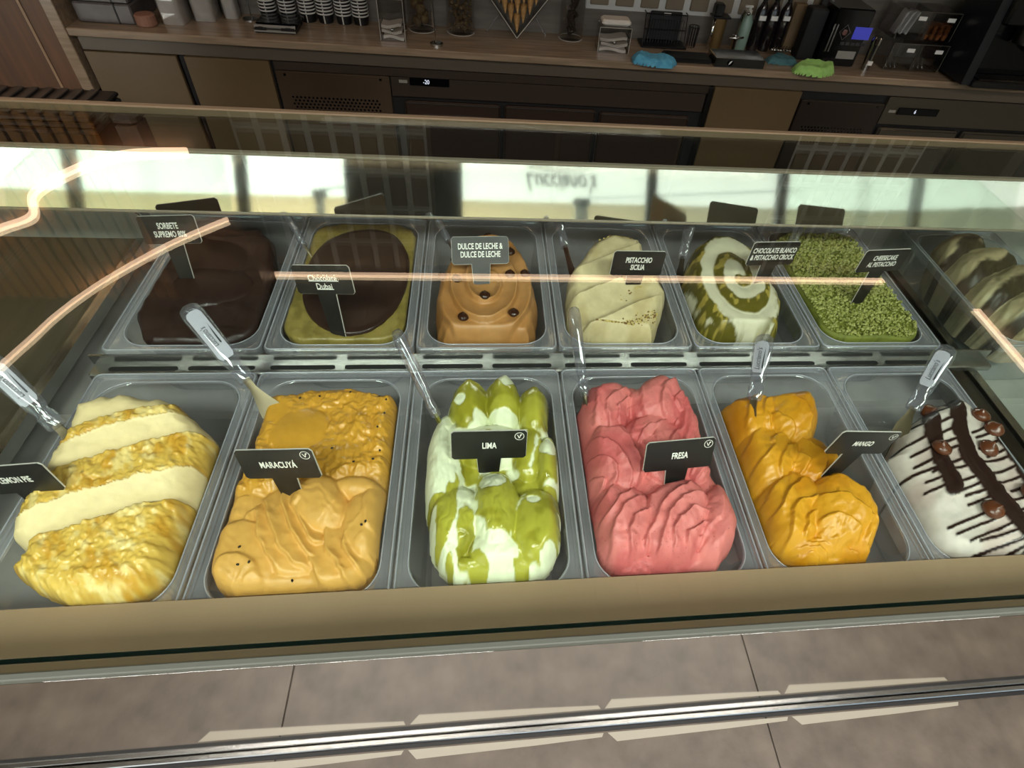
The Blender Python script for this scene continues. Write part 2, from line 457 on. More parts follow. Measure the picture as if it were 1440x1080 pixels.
# ceiling: low dark soffit over the counter, higher plaster hall
ceil = structure('ceiling', MB().box(HX0, HX1, HY0, -0.9, 3.0, 3.08), M_plaster)
wchild('soffit', MB().box(HX0, HX1, -0.9, HYW+0.1, 2.45, 2.55), M_ceil, ceil)
wchild('bulkhead', MB().box(HX0, HX1, -0.94, -0.9, 2.45, 3.0), M_plaster, ceil)
for k in range(34):
    x = -2.3+0.14*k
    wchild('soffit_slat', MB().box(x, x+0.1, -0.85, HYW-0.02, 2.43, 2.45), M_ceil, ceil)
# back wall with lattice tiling, dark boards, plain grey lower part
wb = structure('wall_back', MB().box(-1.5, HX1, HYW, HYW+0.1, 0, 2.6), M_wallgrey)
def tiles(x0, x1, z0, z1, px, pz, gx, gz, m, bedm):
    wchild('tile_bed', MB().box(x0, x1, HYW-0.006, HYW, z0, z1), bedm, wb)
    me = None; n = int(round((x1-x0)/px)); r = int(round((z1-z0)/pz))
    for i in range(n):
        for j in range(r):
            if me is None:
                o = wchild('wall_tile', MB().box(0, px-gx, -0.008, 0.002, 0, pz-gz, 0.002), m, wb); me = o.data
                o.data.transform(Matrix.Translation((0, 0, 0)))
            else:
                o = link(bpy.data.objects.new('wall_tile', me)); o.parent = wb
            o.location = (x0+gx/2+i*px, HYW-0.006, z0+gz/2+j*pz)
tiles(-1.11, -0.36, 1.35, 2.43, 0.094, 0.18, 0.026, 0.03, M_tile, M_lgrout)
tiles(0.24, 1.16, 0.99, 1.35, 0.092, 0.18, 0.026, 0.03, M_tile, M_lgrout)
tiles(1.24, 1.86, 1.35, 2.43, 0.088, 0.18, 0.024, 0.03, M_tile, M_lgrout)
for x0 in (-0.34, 0.19, 0.72):
    b = wchild('menu_board', MB().box(x0, x0+0.51, HYW-0.03, HYW-0.005, 1.4, 2.12, 0.004), M_darkboard, wb)
wchild('cornice', MB().box(-1.12, 2.38, HYW-0.05, HYW, 2.405, 2.43), M_plaster, wb)
# right return wall in grey-green tile
wr = structure('wall_right', MB().box(2.46, 2.56, -0.85, HYW, 0, 2.45), M_grout)
me = None
for i in range(9):
    for j in range(8):
        if me is None:
            o = wchild('wall_tile', MB().box(-0.012, 0.0, 0, 0.262, 0, 0.298, 0.002), M_gtile, wr); me = o.data
        else:
            o = link(bpy.data.objects.new('wall_tile', me)); o.parent = wr
        o.location = (2.46, -0.8+0.268*i, 0.01+0.304*j)
wr2 = structure('trim_1', MB().box(2.0, 2.46, HYW-0.3, HYW-0.055, 1.45, 2.40), M_gtile)
# oak wall left of the worktop (flush with the cabinet fronts)
WY = 1.44
wl = structure('wall_left', MB().box(HX0, -1.452, WY, WY+0.2, 0, 2.6), M_wood)
for k in range(30):
    x = -1.49-0.05*k
    wchild('oak_slat', MB().box(x-0.036, x, WY-0.02, WY, 1.35, 2.43, 0.003), M_slat, wl)
wchild('upper_panel', MB().box(-1.452, -1.115, WY, HYW-0.002, 1.62, 2.43), M_wood, wl)
e = aty(64, 76, WY)
wchild('joint_bead', MB().box(e[0]-0.004, e[0]+0.004, WY-0.003, WY+0.001, 0.02, 1.3), mat('pale_bead', (150, 120, 90), 0.4), wl)
structure('wall_side_left', MB().box(HX0-0.1, HX0, HY0, HYW, 0, 3.08), M_plaster)
structure('wall_side_right', MB().box(HX1, HX1+0.1, HY0, HYW, 0, 3.08), M_plaster)
# glazed shop front far behind the camera: piers, mullions, panes, printed lettering
wf = structure('wall_front', MB().box(HX0, HX1, HY0-0.25, HY0, 2.75, 3.08).box(HX0, HX1, HY0-0.2, HY0, 0, 0.06)
               .box(-1.55, -0.35, HY0-0.2, HY0, 0, 2.8), M_darkboard)
win = structure('window_1', MB().box(HX0, HX1, HY0-0.12, HY0-0.112, 0.08, 2.75), glassmat('shop_glass', (250, 252, 252), 0.0, 1.45, 1.0))
for x in (-4.2, -2.6, 1.75, 3.3, 5.0):
    wchild('mullion', MB().box(x-0.05, x+0.05, HY0-0.16, HY0-0.06, 0.08, 2.75), M_blackm, win)
def wtxt(txt, size, sx, shear, x, z):
    t = textmesh(txt, size, sx, shear, 0.02)
    t.xf(lambda p: (x-(-p[0]) if False else x+p[0], HY0-0.125, z+p[1]))
    wchild('lettering', t, M_blackm, win)
wtxt("Lucciano's", 0.19, 1.0, 0.35, 0.72, 0.68)
sw = [(x, 0.575+0.02*math.sin((x-0.35)*4.2)) for x in np.linspace(0.35, 1.1, 14)]
wchild('swoosh', MB().add([(x, HY0-0.125, z) for x, z in sw]+[(x, HY0-0.125, z-0.006-0.016*(1.1-x)/0.75) for x, z in sw], [(i, i+1, 15+i, 14+i) for i in range(13)]), M_blackm, win)
for (x, y, w_, lab) in ((4.2, -24.5, 0.55, 'wide pale pillar added to throw a shadow across the sunny pavement'), (-6.5, -23.0, 0.3, 'slim pale column added to throw a shadow across the sunny pavement')):  # unseen pillars, added for their diagonal shadow bands on the pavement
    pc_ = thing('shadow_pillar', (x, y, -0.02), lab, 'pillar')
    wchild('shaft', MB().box(x-w_/2, x+w_/2, y-0.12, y+0.12, 0.3, 7.5, 0.02), M_plaster, pc_)
    wchild('plinth', MB().box(x-w_/2-0.08, x+w_/2+0.08, y-0.2, y+0.2, -0.02, 0.3, 0.02), M_wallgrey, pc_)
structure('pavement', MB().box(-22, 22, -30, HY0-0.1, -0.12, -0.02), mat('pale_paving', (190, 185, 175), 0.8, c2=(172, 168, 160), scale=2))

# ---- warm LED lines: along the wall/soffit joint and winding over the oak wall
def ledline(pts, r=0.008):
    m = MB().tube(pts, r, 6)
    xs = [p[0] for p in pts]
    return m
led = thing('led_strip', (0.6, HYW-0.055, 2.40), 'straight warm white LED strip along the top of the tiled back wall', 'light strip', 'warm LED lines')
wchild('led_tube', MB().box(-1.11, 2.42, HYW-0.066, HYW-0.05, 2.405, 2.425), M_led, led)
wchild('led_return', MB().box(2.41, 2.43, -0.6, HYW-0.06, 2.405, 2.425), M_led, led)
def curve(pts, n=8):
    out = []
    P = [np.array(p, float) for p in pts]
    for i in range(len(P)-1):
        p0 = P[max(i-1, 0)]; p1 = P[i]; p2 = P[i+1]; p3 = P[min(i+2, len(P)-1)]
        for k in range(n):
            t = k/n
            out.append(tuple(0.5*((2*p1)+(-p0+p2)*t+(2*p0-5*p1+4*p2-p3)*t*t+(-p0+3*p1-3*p2+p3)*t**3)))
    out.append(tuple(P[-1])); return out
yy = WY-0.033
tag(single('led_strip', MB().tube(curve([(-1.2, yy, 1.71), (-1.42, yy, 1.73), (-1.62, yy, 1.80), (-1.80, yy, 1.90), (-1.86, yy, 2.0), (-2.0, yy, 2.06), (-2.2, yy, 2.14), (-2.5, yy, 2.2)]), 0.014, 8), M_led,
    'wavy warm LED tube fixed low across the oak slat wall', 'light strip', 'warm LED lines'))
tag(single('led_strip', MB().tube(curve([(-1.15, yy, 2.0), (-1.4, yy, 2.12), (-1.66, yy, 2.27), (-1.84, yy-0.02, 2.38), (-1.93, yy-0.12, 2.42), (-1.97, yy-0.3, 2.42), (-2.05, yy-0.55, 2.42), (-2.3, yy-0.9, 2.42)]), 0.011, 8), M_led,
    'curving warm LED tube rising over the oak slats onto the soffit', 'light strip', 'warm LED lines'))

# ================================================================== DISPLAY CASE
Z0 = 0.87; ZB = 0.89
CX0, CX1 = -1.5, 1.75
case = thing('display_case', (0, 0, 0), 'low glass gelato display case with beige front ledge and mirror steel front', 'display case')
wchild('base_body', MB().box(CX0, CX1, -0.3635, 0.47, 0.02, 0.66), M_darksteel, case)
wchild('well_floor', MB().box(CX0, CX1, -0.3635, 0.012, 0.66, 0.7282).box(CX0, CX1, 0.012, 0.4445, 0.66, 0.7482), M_well, case)
wchild('well_back', MB().box(CX0, CX1, 0.445, 0.47, 0.66, 0.90), M_well, case)
wchild('front_panel', MB().box(CX0, CX1, -0.374, -0.364, 0.006, 0.699), M_frontmirror, case, label='mirror polished steel front panel')
wchild('base_rail', MB().box(CX0, CX1, -0.387, -0.3752, 0.0, 0.012, 0.002), M_steel, case)
wchild('rail_gasket', MB().box(CX0, CX1, -0.3955, -0.3875, 0.0, 0.005), M_blackm, case)
wchild('front_ledge', MB().box(CX0, CX1, -0.428, -0.374, 0.8722, 0.876).box(CX0, CX1, -0.428, -0.424, 0.835, 0.8722).box(CX0, CX1, -0.385, -0.364, 0.70, 0.72), M_deck, case, label='beige enamelled front ledge')
wchild('ledge_gasket', MB().box(CX0, CX1, -0.4345, -0.4285, 0.84, 0.874), mat('green_glass_edge', (26, 44, 40), 0.25), case)
fg = MB(); y0_, z0_, y1_, z1_ = -0.431, 0.874, -0.512, 1.098
for (dy) in (0.0,):
    n_ = Vector((0, -(z1_-z0_), (y1_-y0_))).normalized()*0.007
    fg.prism([(y0_, z0_), (y1_, z1_), (y1_+n_.y, z1_+n_.z), (y0_+n_.y, z0_+n_.z)], CX0, CX1, 'x')
wchild('front_glass', fg, M_glass, case, label='leaning clear front glass')
wchild('top_glass', MB().box(CX0, CX1, -0.513, 0.44, 1.098, 1.106), M_glass, case, label='flat clear top glass')
wchild('glass_joint', MB().box(CX0, CX1, -0.519, -0.5135, 1.097, 1.106, 0.001), mat('frosted_joint', (78, 82, 74), 0.6), case)
wchild('rear_trim', MB().box(CX0, CX1, 0.4405, 0.455, 1.092, 1.108, 0.002), mat('beige_trim', (128, 108, 84), 0.4), case)
def barprof():
    pts = []; y, z = 0.283, 0.990; n_ = 12
    for k in range(n_+1):
        t = k/n_; tilt = math.radians(16.4-5.4*t)
        pts.append((y, z, tilt)); y += math.sin(tilt)*0.107/n_; z += math.cos(tilt)*0.107/n_
    return pts
BP = barprof()
lb = MB()
fr_ = [[(x, y, z) for (y, z, t) in BP] for x in (CX0, CX1)]
bk_ = [[(x, y+0.008*math.cos(t), z-0.008*math.sin(t)) for (y, z, t) in BP] for x in (CX0, CX1)]
lb.loft([fr_[0]+bk_[0][::-1], fr_[1]+bk_[1][::-1]], True, True)
wchild('light_bar', lb, M_mirror, case, 'auto', label='mirror polished bar below the top glass')
for (y, z, t) in (BP[0], BP[-1]):
    wchild('bar_edge', MB().box(CX0, CX1, y-0.003, y+0.008, z-0.004, z+0.001, 0.001), mat('pale_bar_edge', (150, 138, 120), 0.35), case)
for x in (-0.868, 0.865):
    wchild('glass_divider', MB().box(x-0.004, x+0.004, -0.42, 0.435, 0.80, 1.09), M_glass, case)
    wchild('divider_channel', MB().box(x-0.009, x+0.009, -0.36, 0.44, 0.79, 0.815), M_steel, case)
wchild('side_plate', MB().box(CX0, -0.878, -0.36, 0.445, 0.80, 0.81), mat('brown_plate', (92, 76, 58), 0.45, c2=(80, 66, 50), scale=5), case)
wchild('side_plate', MB().box(0.768, 0.85, -0.36, 0.445, 0.80, 0.808), M_darksteel, case)
# bar between the two rows with stamped slots
rb = wchild('tub_rail', MB().box(-0.765, 0.854, 0.001, 0.0265, 0.850, 0.864, 0.002).box(-0.765, 0.854, 0.0245, 0.028, 0.864, 0.884), M_steel, case)
sl = None
for k in range(6):
    for o_ in (0.012, 0.133):
        xa = -0.75+0.25*k+o_
        p = []
        for i in range(9): a = math.pi/2+math.pi*i/8; p.append((0.0045+0.0045*math.cos(a), 0.0045*math.sin(a)))
        for i in range(9): a = -math.pi/2+math.pi*i/8; p.append((0.1005+0.0045*math.cos(a), 0.0045*math.sin(a)))
        if sl is None:
            so = child('slot', MB().prism(p, 0, 0.0012), M_blackm, rb); sl = so.data
        else:
            so = link(bpy.data.objects.new('slot', sl)); so.parent = rb
        so.location = (xa, 0.0135, 0.8637)
for k in range(4):    # reflected glow along the floor rail, put in as pale strips
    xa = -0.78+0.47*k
    wchild('rail_glow', MB().prism([(xa, -0.399), (xa+0.46, -0.399), (xa+0.455, -0.407), (xa+0.30, -0.412), (xa+0.02, -0.418)], 0.0, 0.0012), mat('pale_glow', (168, 162, 146), 0.35), case)

# ================================================================== TUBS
def rrect(hx, hy, r, n=6):
    out = []
    for cx, cy, a0 in ((hx-r, hy-r, 0), (-(hx-r), hy-r, 90), (-(hx-r), -(hy-r), 180), (hx-r, -(hy-r), 270)):
        for i in range(n+1):
            a = math.radians(a0+90*i/n); out.append((cx+r*math.cos(a), cy+r*math.sin(a)))
    return out
def tub_mesh():
    m = MB()
    def ring(hx, hy, r, z): return [(x, y, z) for x, y in rrect(hx, hy, r)]
    m.loft([ring(0.1062, 0.1802, 0.046, -0.007), ring(0.1000, 0.1720, 0.050, -0.09), ring(0.0960, 0.1680, 0.052, -0.135), ring(0.088, 0.160, 0.052, -0.142)], False, True)
    return m
def flange_mesh():
    def ring(hx, hy, r, z): return [(x, y, z) for x, y in rrect(hx, hy, r)]
    return MB().loft([ring(0.1235, 0.1975, 0.010, -0.016), ring(0.1235, 0.1975, 0.010, -0.001), ring(0.1225, 0.1965, 0.010, 0.0), ring(0.1195, 0.1935, 0.011, 0.0),
            ring(0.1185, 0.1925, 0.012, -0.003), ring(0.1150, 0.1895, 0.016, -0.003), ring(0.1145, 0.1890, 0.017, -0.005), ring(0.1080, 0.1820, 0.045, -0.005), ring(0.1062, 0.1802, 0.046, -0.007)])
def ring2(hx, hy, r, z): return [(x, y, z) for x, y in rrect(hx, hy, r)]
tubm = None; beadm = None; flm = None
TUBLAB = ['lemon pie', 'passion fruit', 'lime', 'strawberry', 'mango', 'chocolate drizzled cream']
TUBLAB2 = ['dark chocolate sorbet', 'pistachio cream with chocolate disc', 'caramel brown gelato', 'nut sprinkled beige gelato', 'white and green swirled gelato', 'green crumb cheesecake']
def tub(cx, cy, z, what, gap=0):
    global tubm, beadm, flm
    t = thing('gelato_tub', (cx, cy, z-0.142), 'clear plastic rectangular tub holding '+what, 'tub', 'clear tubs in the display case')
    if tubm is None:
        a = tub_mesh().xf(lambda p: (p[0], p[1], p[2]+0.142))
        o = child('tub_shell', a, M_plastic, t, smooth='auto'); tubm = o.data
        o = child('rim_flange', flange_mesh().xf(lambda p: (p[0], p[1], p[2]+0.142)), M_flange, t, smooth='auto'); flm = o.data
        b = MB()
        rr = rrect(0.1212, 0.1952, 0.010)
        b.tube([(x, y, 0.1425) for x, y in rr]+[(rr[0][0], rr[0][1], 0.1425)], 0.0013, 5, False)
        rr = rrect(0.1075, 0.1815, 0.045, 10)
        b.tube([(x, y, 0.138) for x, y in rr]+[(rr[0][0], rr[0][1], 0.138)], 0.0011, 5, False)
        o = child('rim_bead', b, glassmat('bead_plastic', (224, 226, 234), 0.12, 1.6, 2.0, 0.12, 0.35), t, smooth=True); beadm = o.data
    else:
        for n_, d_ in (('tub_shell', tubm), ('rim_flange', flm), ('rim_bead', beadm)):
            o = link(bpy.data.objects.new(n_, d_)); o.parent = t
    return t
for k in range(6):
    tub(-0.625+0.25*k, -0.1985, Z0, TUBLAB[k]+' gelato')
    tub(-0.625+0.25*k, 0.227, ZB, TUBLAB2[k])
tub(1.0, 0.227, ZB, 'brown and cream marbled gelato beyond the glass divider')

# ================================================================== GELATO
M_gel = gelmat('gelato_smooth', bump=0.12)
M_gel_fruit = gelmat('gelato_fruit', bump=0.25, bscale=700, speck=(110, 30, 34), speck_scale=420, speck_th=0.73, vary=0.06)
M_gel_wet = gelmat('gelato_wet', bump=0.22, bscale=480, vary=0.06)
ZF = 0.885   # nominal surface level, front row
ZR = 0.900   # back row

# ---- lemon pie
OUT_LEMON = [(112, 572), (150, 562), (225, 562), (258, 575), (300, 612), (312, 635), (300, 690), (270, 765), (228, 838), (160, 850), (90, 848), (40, 828), (10, 800), (36, 775), (4, 752), (0, 738), (20, 700), (60, 660), (95, 625), (100, 600)]
def f_lemon(U, V):
    Uw = U+3*fbm(U, V, 30, 3); Vw = V+5*fbm(U, V, 40, 4)+1.5*fbm(U, V, 8, 44)
    t = Vw+0.28*(Uw-150)
    y1 = sst(609, 613, t)*(1-sst(623, 627, t)); y2 = sst(657, 661, t)*(1-sst(700, 704, t)); y3 = sst(740, 744, t)
    ye = np.clip(y1+y2+y3, 0, 1)
    H = 0.016+0.012*np.exp(-((U-170)/130)**2)-0.00006*(V-690)
    # terraces: each cream scrape falls to the customer side
    for a, b, d in ((560, 611, 0.014), (625, 659, 0.014), (702, 742, 0.016)):
        s_ = np.clip((t-a)/(b-a), 0, 1)
        H = H+np.where((t > a) & (t < b), d*(0.45-s_)*0.9-0.003*np.sin(s_*math.pi), 0)
    l = np.abs(fbm(U, V, 17, 12, 4, 0.6))
    H = H+ye*(0.004+0.009*l+0.0015*fbm(U, V, 7, 15, 2))
    H = H+0.0010*fbm(U*0.25+V, V-U*0.2, 20, 5, 3)*(1-ye)
    k = mixc(C(240, 219, 166)+0*H[..., None], C(222, 184, 88), ye)
    k = mixc(k, C(238, 212, 138), ye*sst(0.0, 0.5, fbm(U, V, 15, 23, 3)))
    k = mixc(k, C(206, 156, 56), ye*sst(-0.1, -0.6, fbm(U, V, 24, 21, 3)))
    return H, k, 0.55-0.33*ye
gl, P_lemon = gelato('lemon_gelato', OUT_LEMON, ZF, f_lemon, M_gel_wet, 'pale cream gelato layered with glossy yellow lemon curd bands', edge=26)

# ---- passion fruit
OUT_MAR = [(376, 560), (440, 548), (500, 546), (556, 558), (567, 590), (563, 650), (556, 720), (550, 792), (522, 822), (440, 833), (330, 838), (300, 822), (290, 792), (308, 740), (330, 690), (355, 640), (362, 600)]
def f_mar(U, V):
    u = U+4*fbm(U, V, 30, 31); v = V+4*fbm(U, V, 30, 32)
    back = 1-sst(670, 700, v+0.15*(u-450))
    H = np.full(U.shape, 0.004)
    rough = 0.013*np.abs(fbm(u, v, 30, 33, 5, 0.65))+0.008*ridged(u+v*0.4, v, 24, 34, 4)
    H = H+back*(0.004+rough)
    H = np.maximum(H, blob(u, v, 425, 612, 42, 30, 0.010, -25, 0.5, 0.012))
    H = np.maximum(H, blob(u, v, 470, 640, 55, 30, 0.008, 10, 0.5, 0.008)+0.006*np.abs(fbm(u, v, 14, 35)))
    H = np.maximum(H, blob(u, v, 395, 580, 26, 40, 0.008, 20, 0.5, 0.010))
    for i, (cx, cy, rx, ry, h, r, pt) in enumerate(((340, 782, 58, 56, .020, -30, (0.004, 1.2, -.5, .6)), (345, 690, 26, 26, .012, 0, None), (352, 728, 34, 40, .014, 0, (0.003, 1.5, .5, .5)),
            (408, 752, 60, 62, .024, 10, (0.0085, 2.9, 0.75, -0.55)), (452, 716, 42, 44, .034, -25, (0.003, 1.0, -.6, -.6)), (508, 694, 46, 17, .026, 8, None),
            (487, 782, 60, 58, .020, 15, (0.0085, 2.6, 0.85, -0.5)), (530, 742, 50, 58, .032, 25, (0.003, 1.1, .5, -.8)), (395, 815, 40, 20, .008, 0, None))):
        H = np.maximum(H, blob(u, v, cx, cy, rx, ry, h, r, 0.42, 0.0, 0, None, 38+i, pt))
    H = H+0.0006*fbm(u, v, 9, 37, 3)
    k = mixc(C(214, 163, 82)+0*H[..., None], C(204, 150, 50), back*0.9)
    return H, k, 0.42-0.18*back
gm, P_mar = gelato('passion_fruit_gelato', OUT_MAR, ZF-0.012, f_mar, M_gel_wet, 'orange yellow passion fruit gelato with black seeds and smooth folds', edge=16, drop=0.035)
rnd = random.Random(3)
seedpx = [(495, 561), (546, 572), (535, 565), (533, 610), (556, 590), (500, 658), (527, 655), (452, 565), (425, 568), (343, 778), (341, 803), (357, 800), (513, 752), (519, 749), (410, 832), (470, 640), (540, 640)]
sm = None
for u, v in seedpx:
    p = P_mar(u, v)
    if sm is None:
        s_ = child('seed', MB().ell((0, 0, 0), (0.0022, 0.0016, 0.0014), 8, 5), M_seed, gm, True); sm = s_.data
    else:
        s_ = link(bpy.data.objects.new('seed', sm)); s_.parent = gm
    s_.location = Vector(p)-gm.location+Vector((0, 0, 0.0005)); s_.rotation_euler = (0, 0, rnd.random()*3)

# ---- lime
OUT_LIMA = [(632, 552), (655, 530), (685, 540), (712, 528), (736, 545), (758, 540), (774, 565), (772, 600), (797, 640), (797, 700), (787, 770), (770, 802), (740, 816), (690, 821), (642, 819), (615, 797), (600, 760), (594, 700), (599, 620), (612, 590)]
def f_lima(U, V):
    u = U+4*fbm(U, V, 28, 51); v = V+4*fbm(U, V, 28, 52)
    H = 0.000+0.003*fbm(u, v, 40, 53)
    B = [(660, 578, 30, 42, .040, 0), (708, 572, 26, 42, .040, 0), (753, 582, 24, 42, .036, 0), (688, 632, 55, 30, .028, 0), (778, 652, 24, 46, .036, 10), (742, 640, 22, 40, .024, 0),
         (622, 660, 30, 80, .026, -3), (650, 625, 34, 28, .024, 0), (640, 735, 36, 52, .030, 10), (625, 770, 28, 40, .022, 10), (698, 728, 36, 60, .042, 0), (757, 748, 40, 58, .038, -8), (700, 775, 40, 34, .026, 0), (690, 806, 88, 24, .012, 0)]
    A = []
    for i, (cx, cy, rx, ry, h, r) in enumerate(B):
        b = blob(u, v, cx, cy, rx, ry, h, r, 0.5, 0.0, 0, (0.0016, 3.0, 0.6) if i in (6, 8, 10, 13) else None, 60+i)
        A.append(b); H = np.maximum(H, b)
    def el(cx, cy, rx, ry, rot=0):
        c, s = math.cos(math.radians(rot)), math.sin(math.radians(rot))
        x = ((u-cx)*c+(v-cy)*s)/rx; y = (-(u-cx)*s+(v-cy)*c)/ry
        return 1-np.hypot(x, y)+0.28*fbm(U, V, 16, 71, 3)
    s = np.full(U.shape, -1.0)
    for e in ((655, 562, 26, 42), (688, 575, 22, 44), (716, 575, 26, 34), (752, 580, 26, 44), (650, 597, 26, 20), (735, 632, 18, 46), (770, 655, 24, 40, 15), (702, 715, 34, 58), (655, 765, 14, 52), (628, 735, 11, 62, 12), (612, 715, 22, 10, -20), (755, 752, 40, 54), (740, 690, 26, 20), (672, 800, 15, 26), (732, 798, 13, 28), (632, 805, 6, 20), (660, 660, 14, 26), (764, 715, 30, 30)):
        s = np.maximum(s, el(*e))
    w = np.full(U.shape, -1.0)
    for e in ((664, 541, 10, 8), (713, 547, 12, 16), (757, 548, 13, 9), (620, 640, 24, 60), (692, 692, 19, 17), (700, 778, 32, 17, 15), (770, 640, 12, 16), (748, 716, 10, 8), (792, 660, 12, 30), (700, 605, 40, 14), (648, 580, 9, 9), (775, 800, 18, 30)):
        w = np.maximum(w, el(*e))
    sm_ = sst(0.0, 0.12, s)*(1-sst(0.02, 0.12, w))
    H = H+0.0018*sm_+0.0012*fbm(u+v*0.5, v, 10, 55, 3)*(1-sm_)
    k = mixc(C(233, 238, 205)+0*H[..., None], C(172, 168, 62), sm_)
    k = mixc(k, C(132, 126, 30), sm_*0.7*sst(0.0, 0.5, fbm(U, V, 22, 75, 3)))
    return H, k, 0.5-0.38*sm_
gli, P_lima = gelato('lime_gelato', OUT_LIMA, ZF, f_lima, M_gel_wet, 'white lime gelato lumps covered in glossy green sauce', edge=22, drop=0.06)

# ---- strawberry
OUT_FRE = [(808, 580), (826, 542), (868, 530), (898, 545), (925, 523), (952, 535), (976, 560), (988, 605), (1000, 650), (1022, 680), (1042, 722), (1037, 762), (1012, 797), (970, 810), (900, 812), (858, 802), (834, 777), (824, 730), (811, 680), (806, 620)]
def f_fre(U, V):
    u = U+5*fbm(U, V, 26, 81)+2*fbm(U, V, 9, 84); v = V+5*fbm(U, V, 26, 82)+2*fbm(U, V, 9, 85)
    H = 0.004+0.006*fbm(u, v, 40, 83)
    B = [(925, 565, 44, 42, .036, -20, (0.007, 1.8, .7, .5)), (852, 574, 40, 38, .028, -15, (0.006, 2.2, .8, .6)), (968, 592, 24, 50, .024, 10, (0.005, 2.6, -1.0, .2)), (905, 612, 40, 22, .026, -25, (0.004, 1.6, .4, .9)),
         (860, 652, 48, 52, .032, -10, (0.0075, 2.6, -.9, .5)), (935, 640, 46, 40, .026, 20, (0.006, 2.2, .8, -.5)), (985, 640, 22, 44, .022, 10, (0.004, 2.5, -.9, 0)), (818, 600, 20, 40, .016, 0, None),
         (868, 742, 56, 56, .034, -15, (0.008, 3.0, .9, .8)), (948, 738, 50, 60, .038, 20, (0.008, 2.8, .9, .3)), (1010, 742, 34, 60, .032, 8, (0.004, 1.2, -.9, -.3)), (905, 794, 75, 20, .010, 0, (0.005, 4, -.8, .9)), (985, 790, 42, 22, .010, 0, (0.004, 3, .4, .9)), (835, 702, 24, 30, .012, 0, None)]
    for i, (cx, cy, rx, ry, h, r, pt) in enumerate(B):
        H = np.maximum(H, blob(u, v, cx, cy, rx, ry, h, r, 0.42, 0, 0, None, 90+i, pt))
    H = H+0.0016*fbm(u, v*0.6, 12, 86, 3)
    k = mixc(C(216, 122, 118)+0*H[..., None], C(200, 98, 98), sst(-0.2, 0.6, fbm(U, V, 40, 87)))
    return H, k, np.full(U.shape, 0.48)
gf, P_fre = gelato('strawberry_gelato', OUT_FRE, ZF, f_fre, M_gel_fruit, 'pink strawberry gelato piled in ridged swirls', edge=24, drop=0.06)

# ---- mango
OUT_MAN = [(1008, 562), (1050, 552), (1085, 552), (1140, 553), (1154, 590), (1152, 612), (1180, 640), (1192, 668), (1236, 700), (1242, 738), (1230, 770), (1232, 792), (1180, 799), (1130, 792), (1095, 768), (1073, 735), (1056, 700), (1038, 640), (1018, 600)]
def f_man(U, V):
    u = U+5*fbm(U, V, 26, 101)+2.5*fbm(U, V, 10, 104); v = V+5*fbm(U, V, 26, 102)+2.5*fbm(U, V, 10, 105)
    H = 0.002+0.006*fbm(u, v, 40, 103)
    B = [(1055, 585, 46, 38, .028, -20, (0.005, 1.8, .8, .6)), (1115, 588, 42, 44, .038, 10, (0.005, 1.6, -.6, .8)), (1075, 645, 50, 40, .026, -15, (0.006, 2.0, .8, .7)), (1148, 650, 46, 36, .024, 15, (0.006, 2.0, -.8, .6)),
         (1105, 724, 48, 56, .030, 20, (0.007, 2.2, .9, .2)), (1178, 722, 50, 54, .036, -10, (0.006, 1.9, -.5, .9)), (1215, 737, 25, 46, .024, -10, (0.005, 2.4, -.9, 0)), (1155, 780, 72, 22, .014, 0, (0.005, 3.0, -.6, .9)), (1120, 772, 32, 24, .012, 0, None)]
    for i, (cx, cy, rx, ry, h, r, pt) in enumerate(B):
        H = np.maximum(H, blob(u, v, cx, cy, rx, ry, h, r, 0.42, 0, 0, None, 110+i, pt))
    H = H+0.0014*fbm(u, v*0.7, 14, 106, 3)
    k = mixc(C(212, 150, 36)+0*H[..., None], C(198, 130, 20), sst(-0.2, 0.6, fbm(U, V, 40, 107)))
    return H, k, np.full(U.shape, 0.34)
gma, P_man = gelato('mango_gelato', OUT_MAN, ZF, f_man, M_gel_wet, 'deep yellow mango gelato piled in creased lumps', edge=24, drop=0.06)

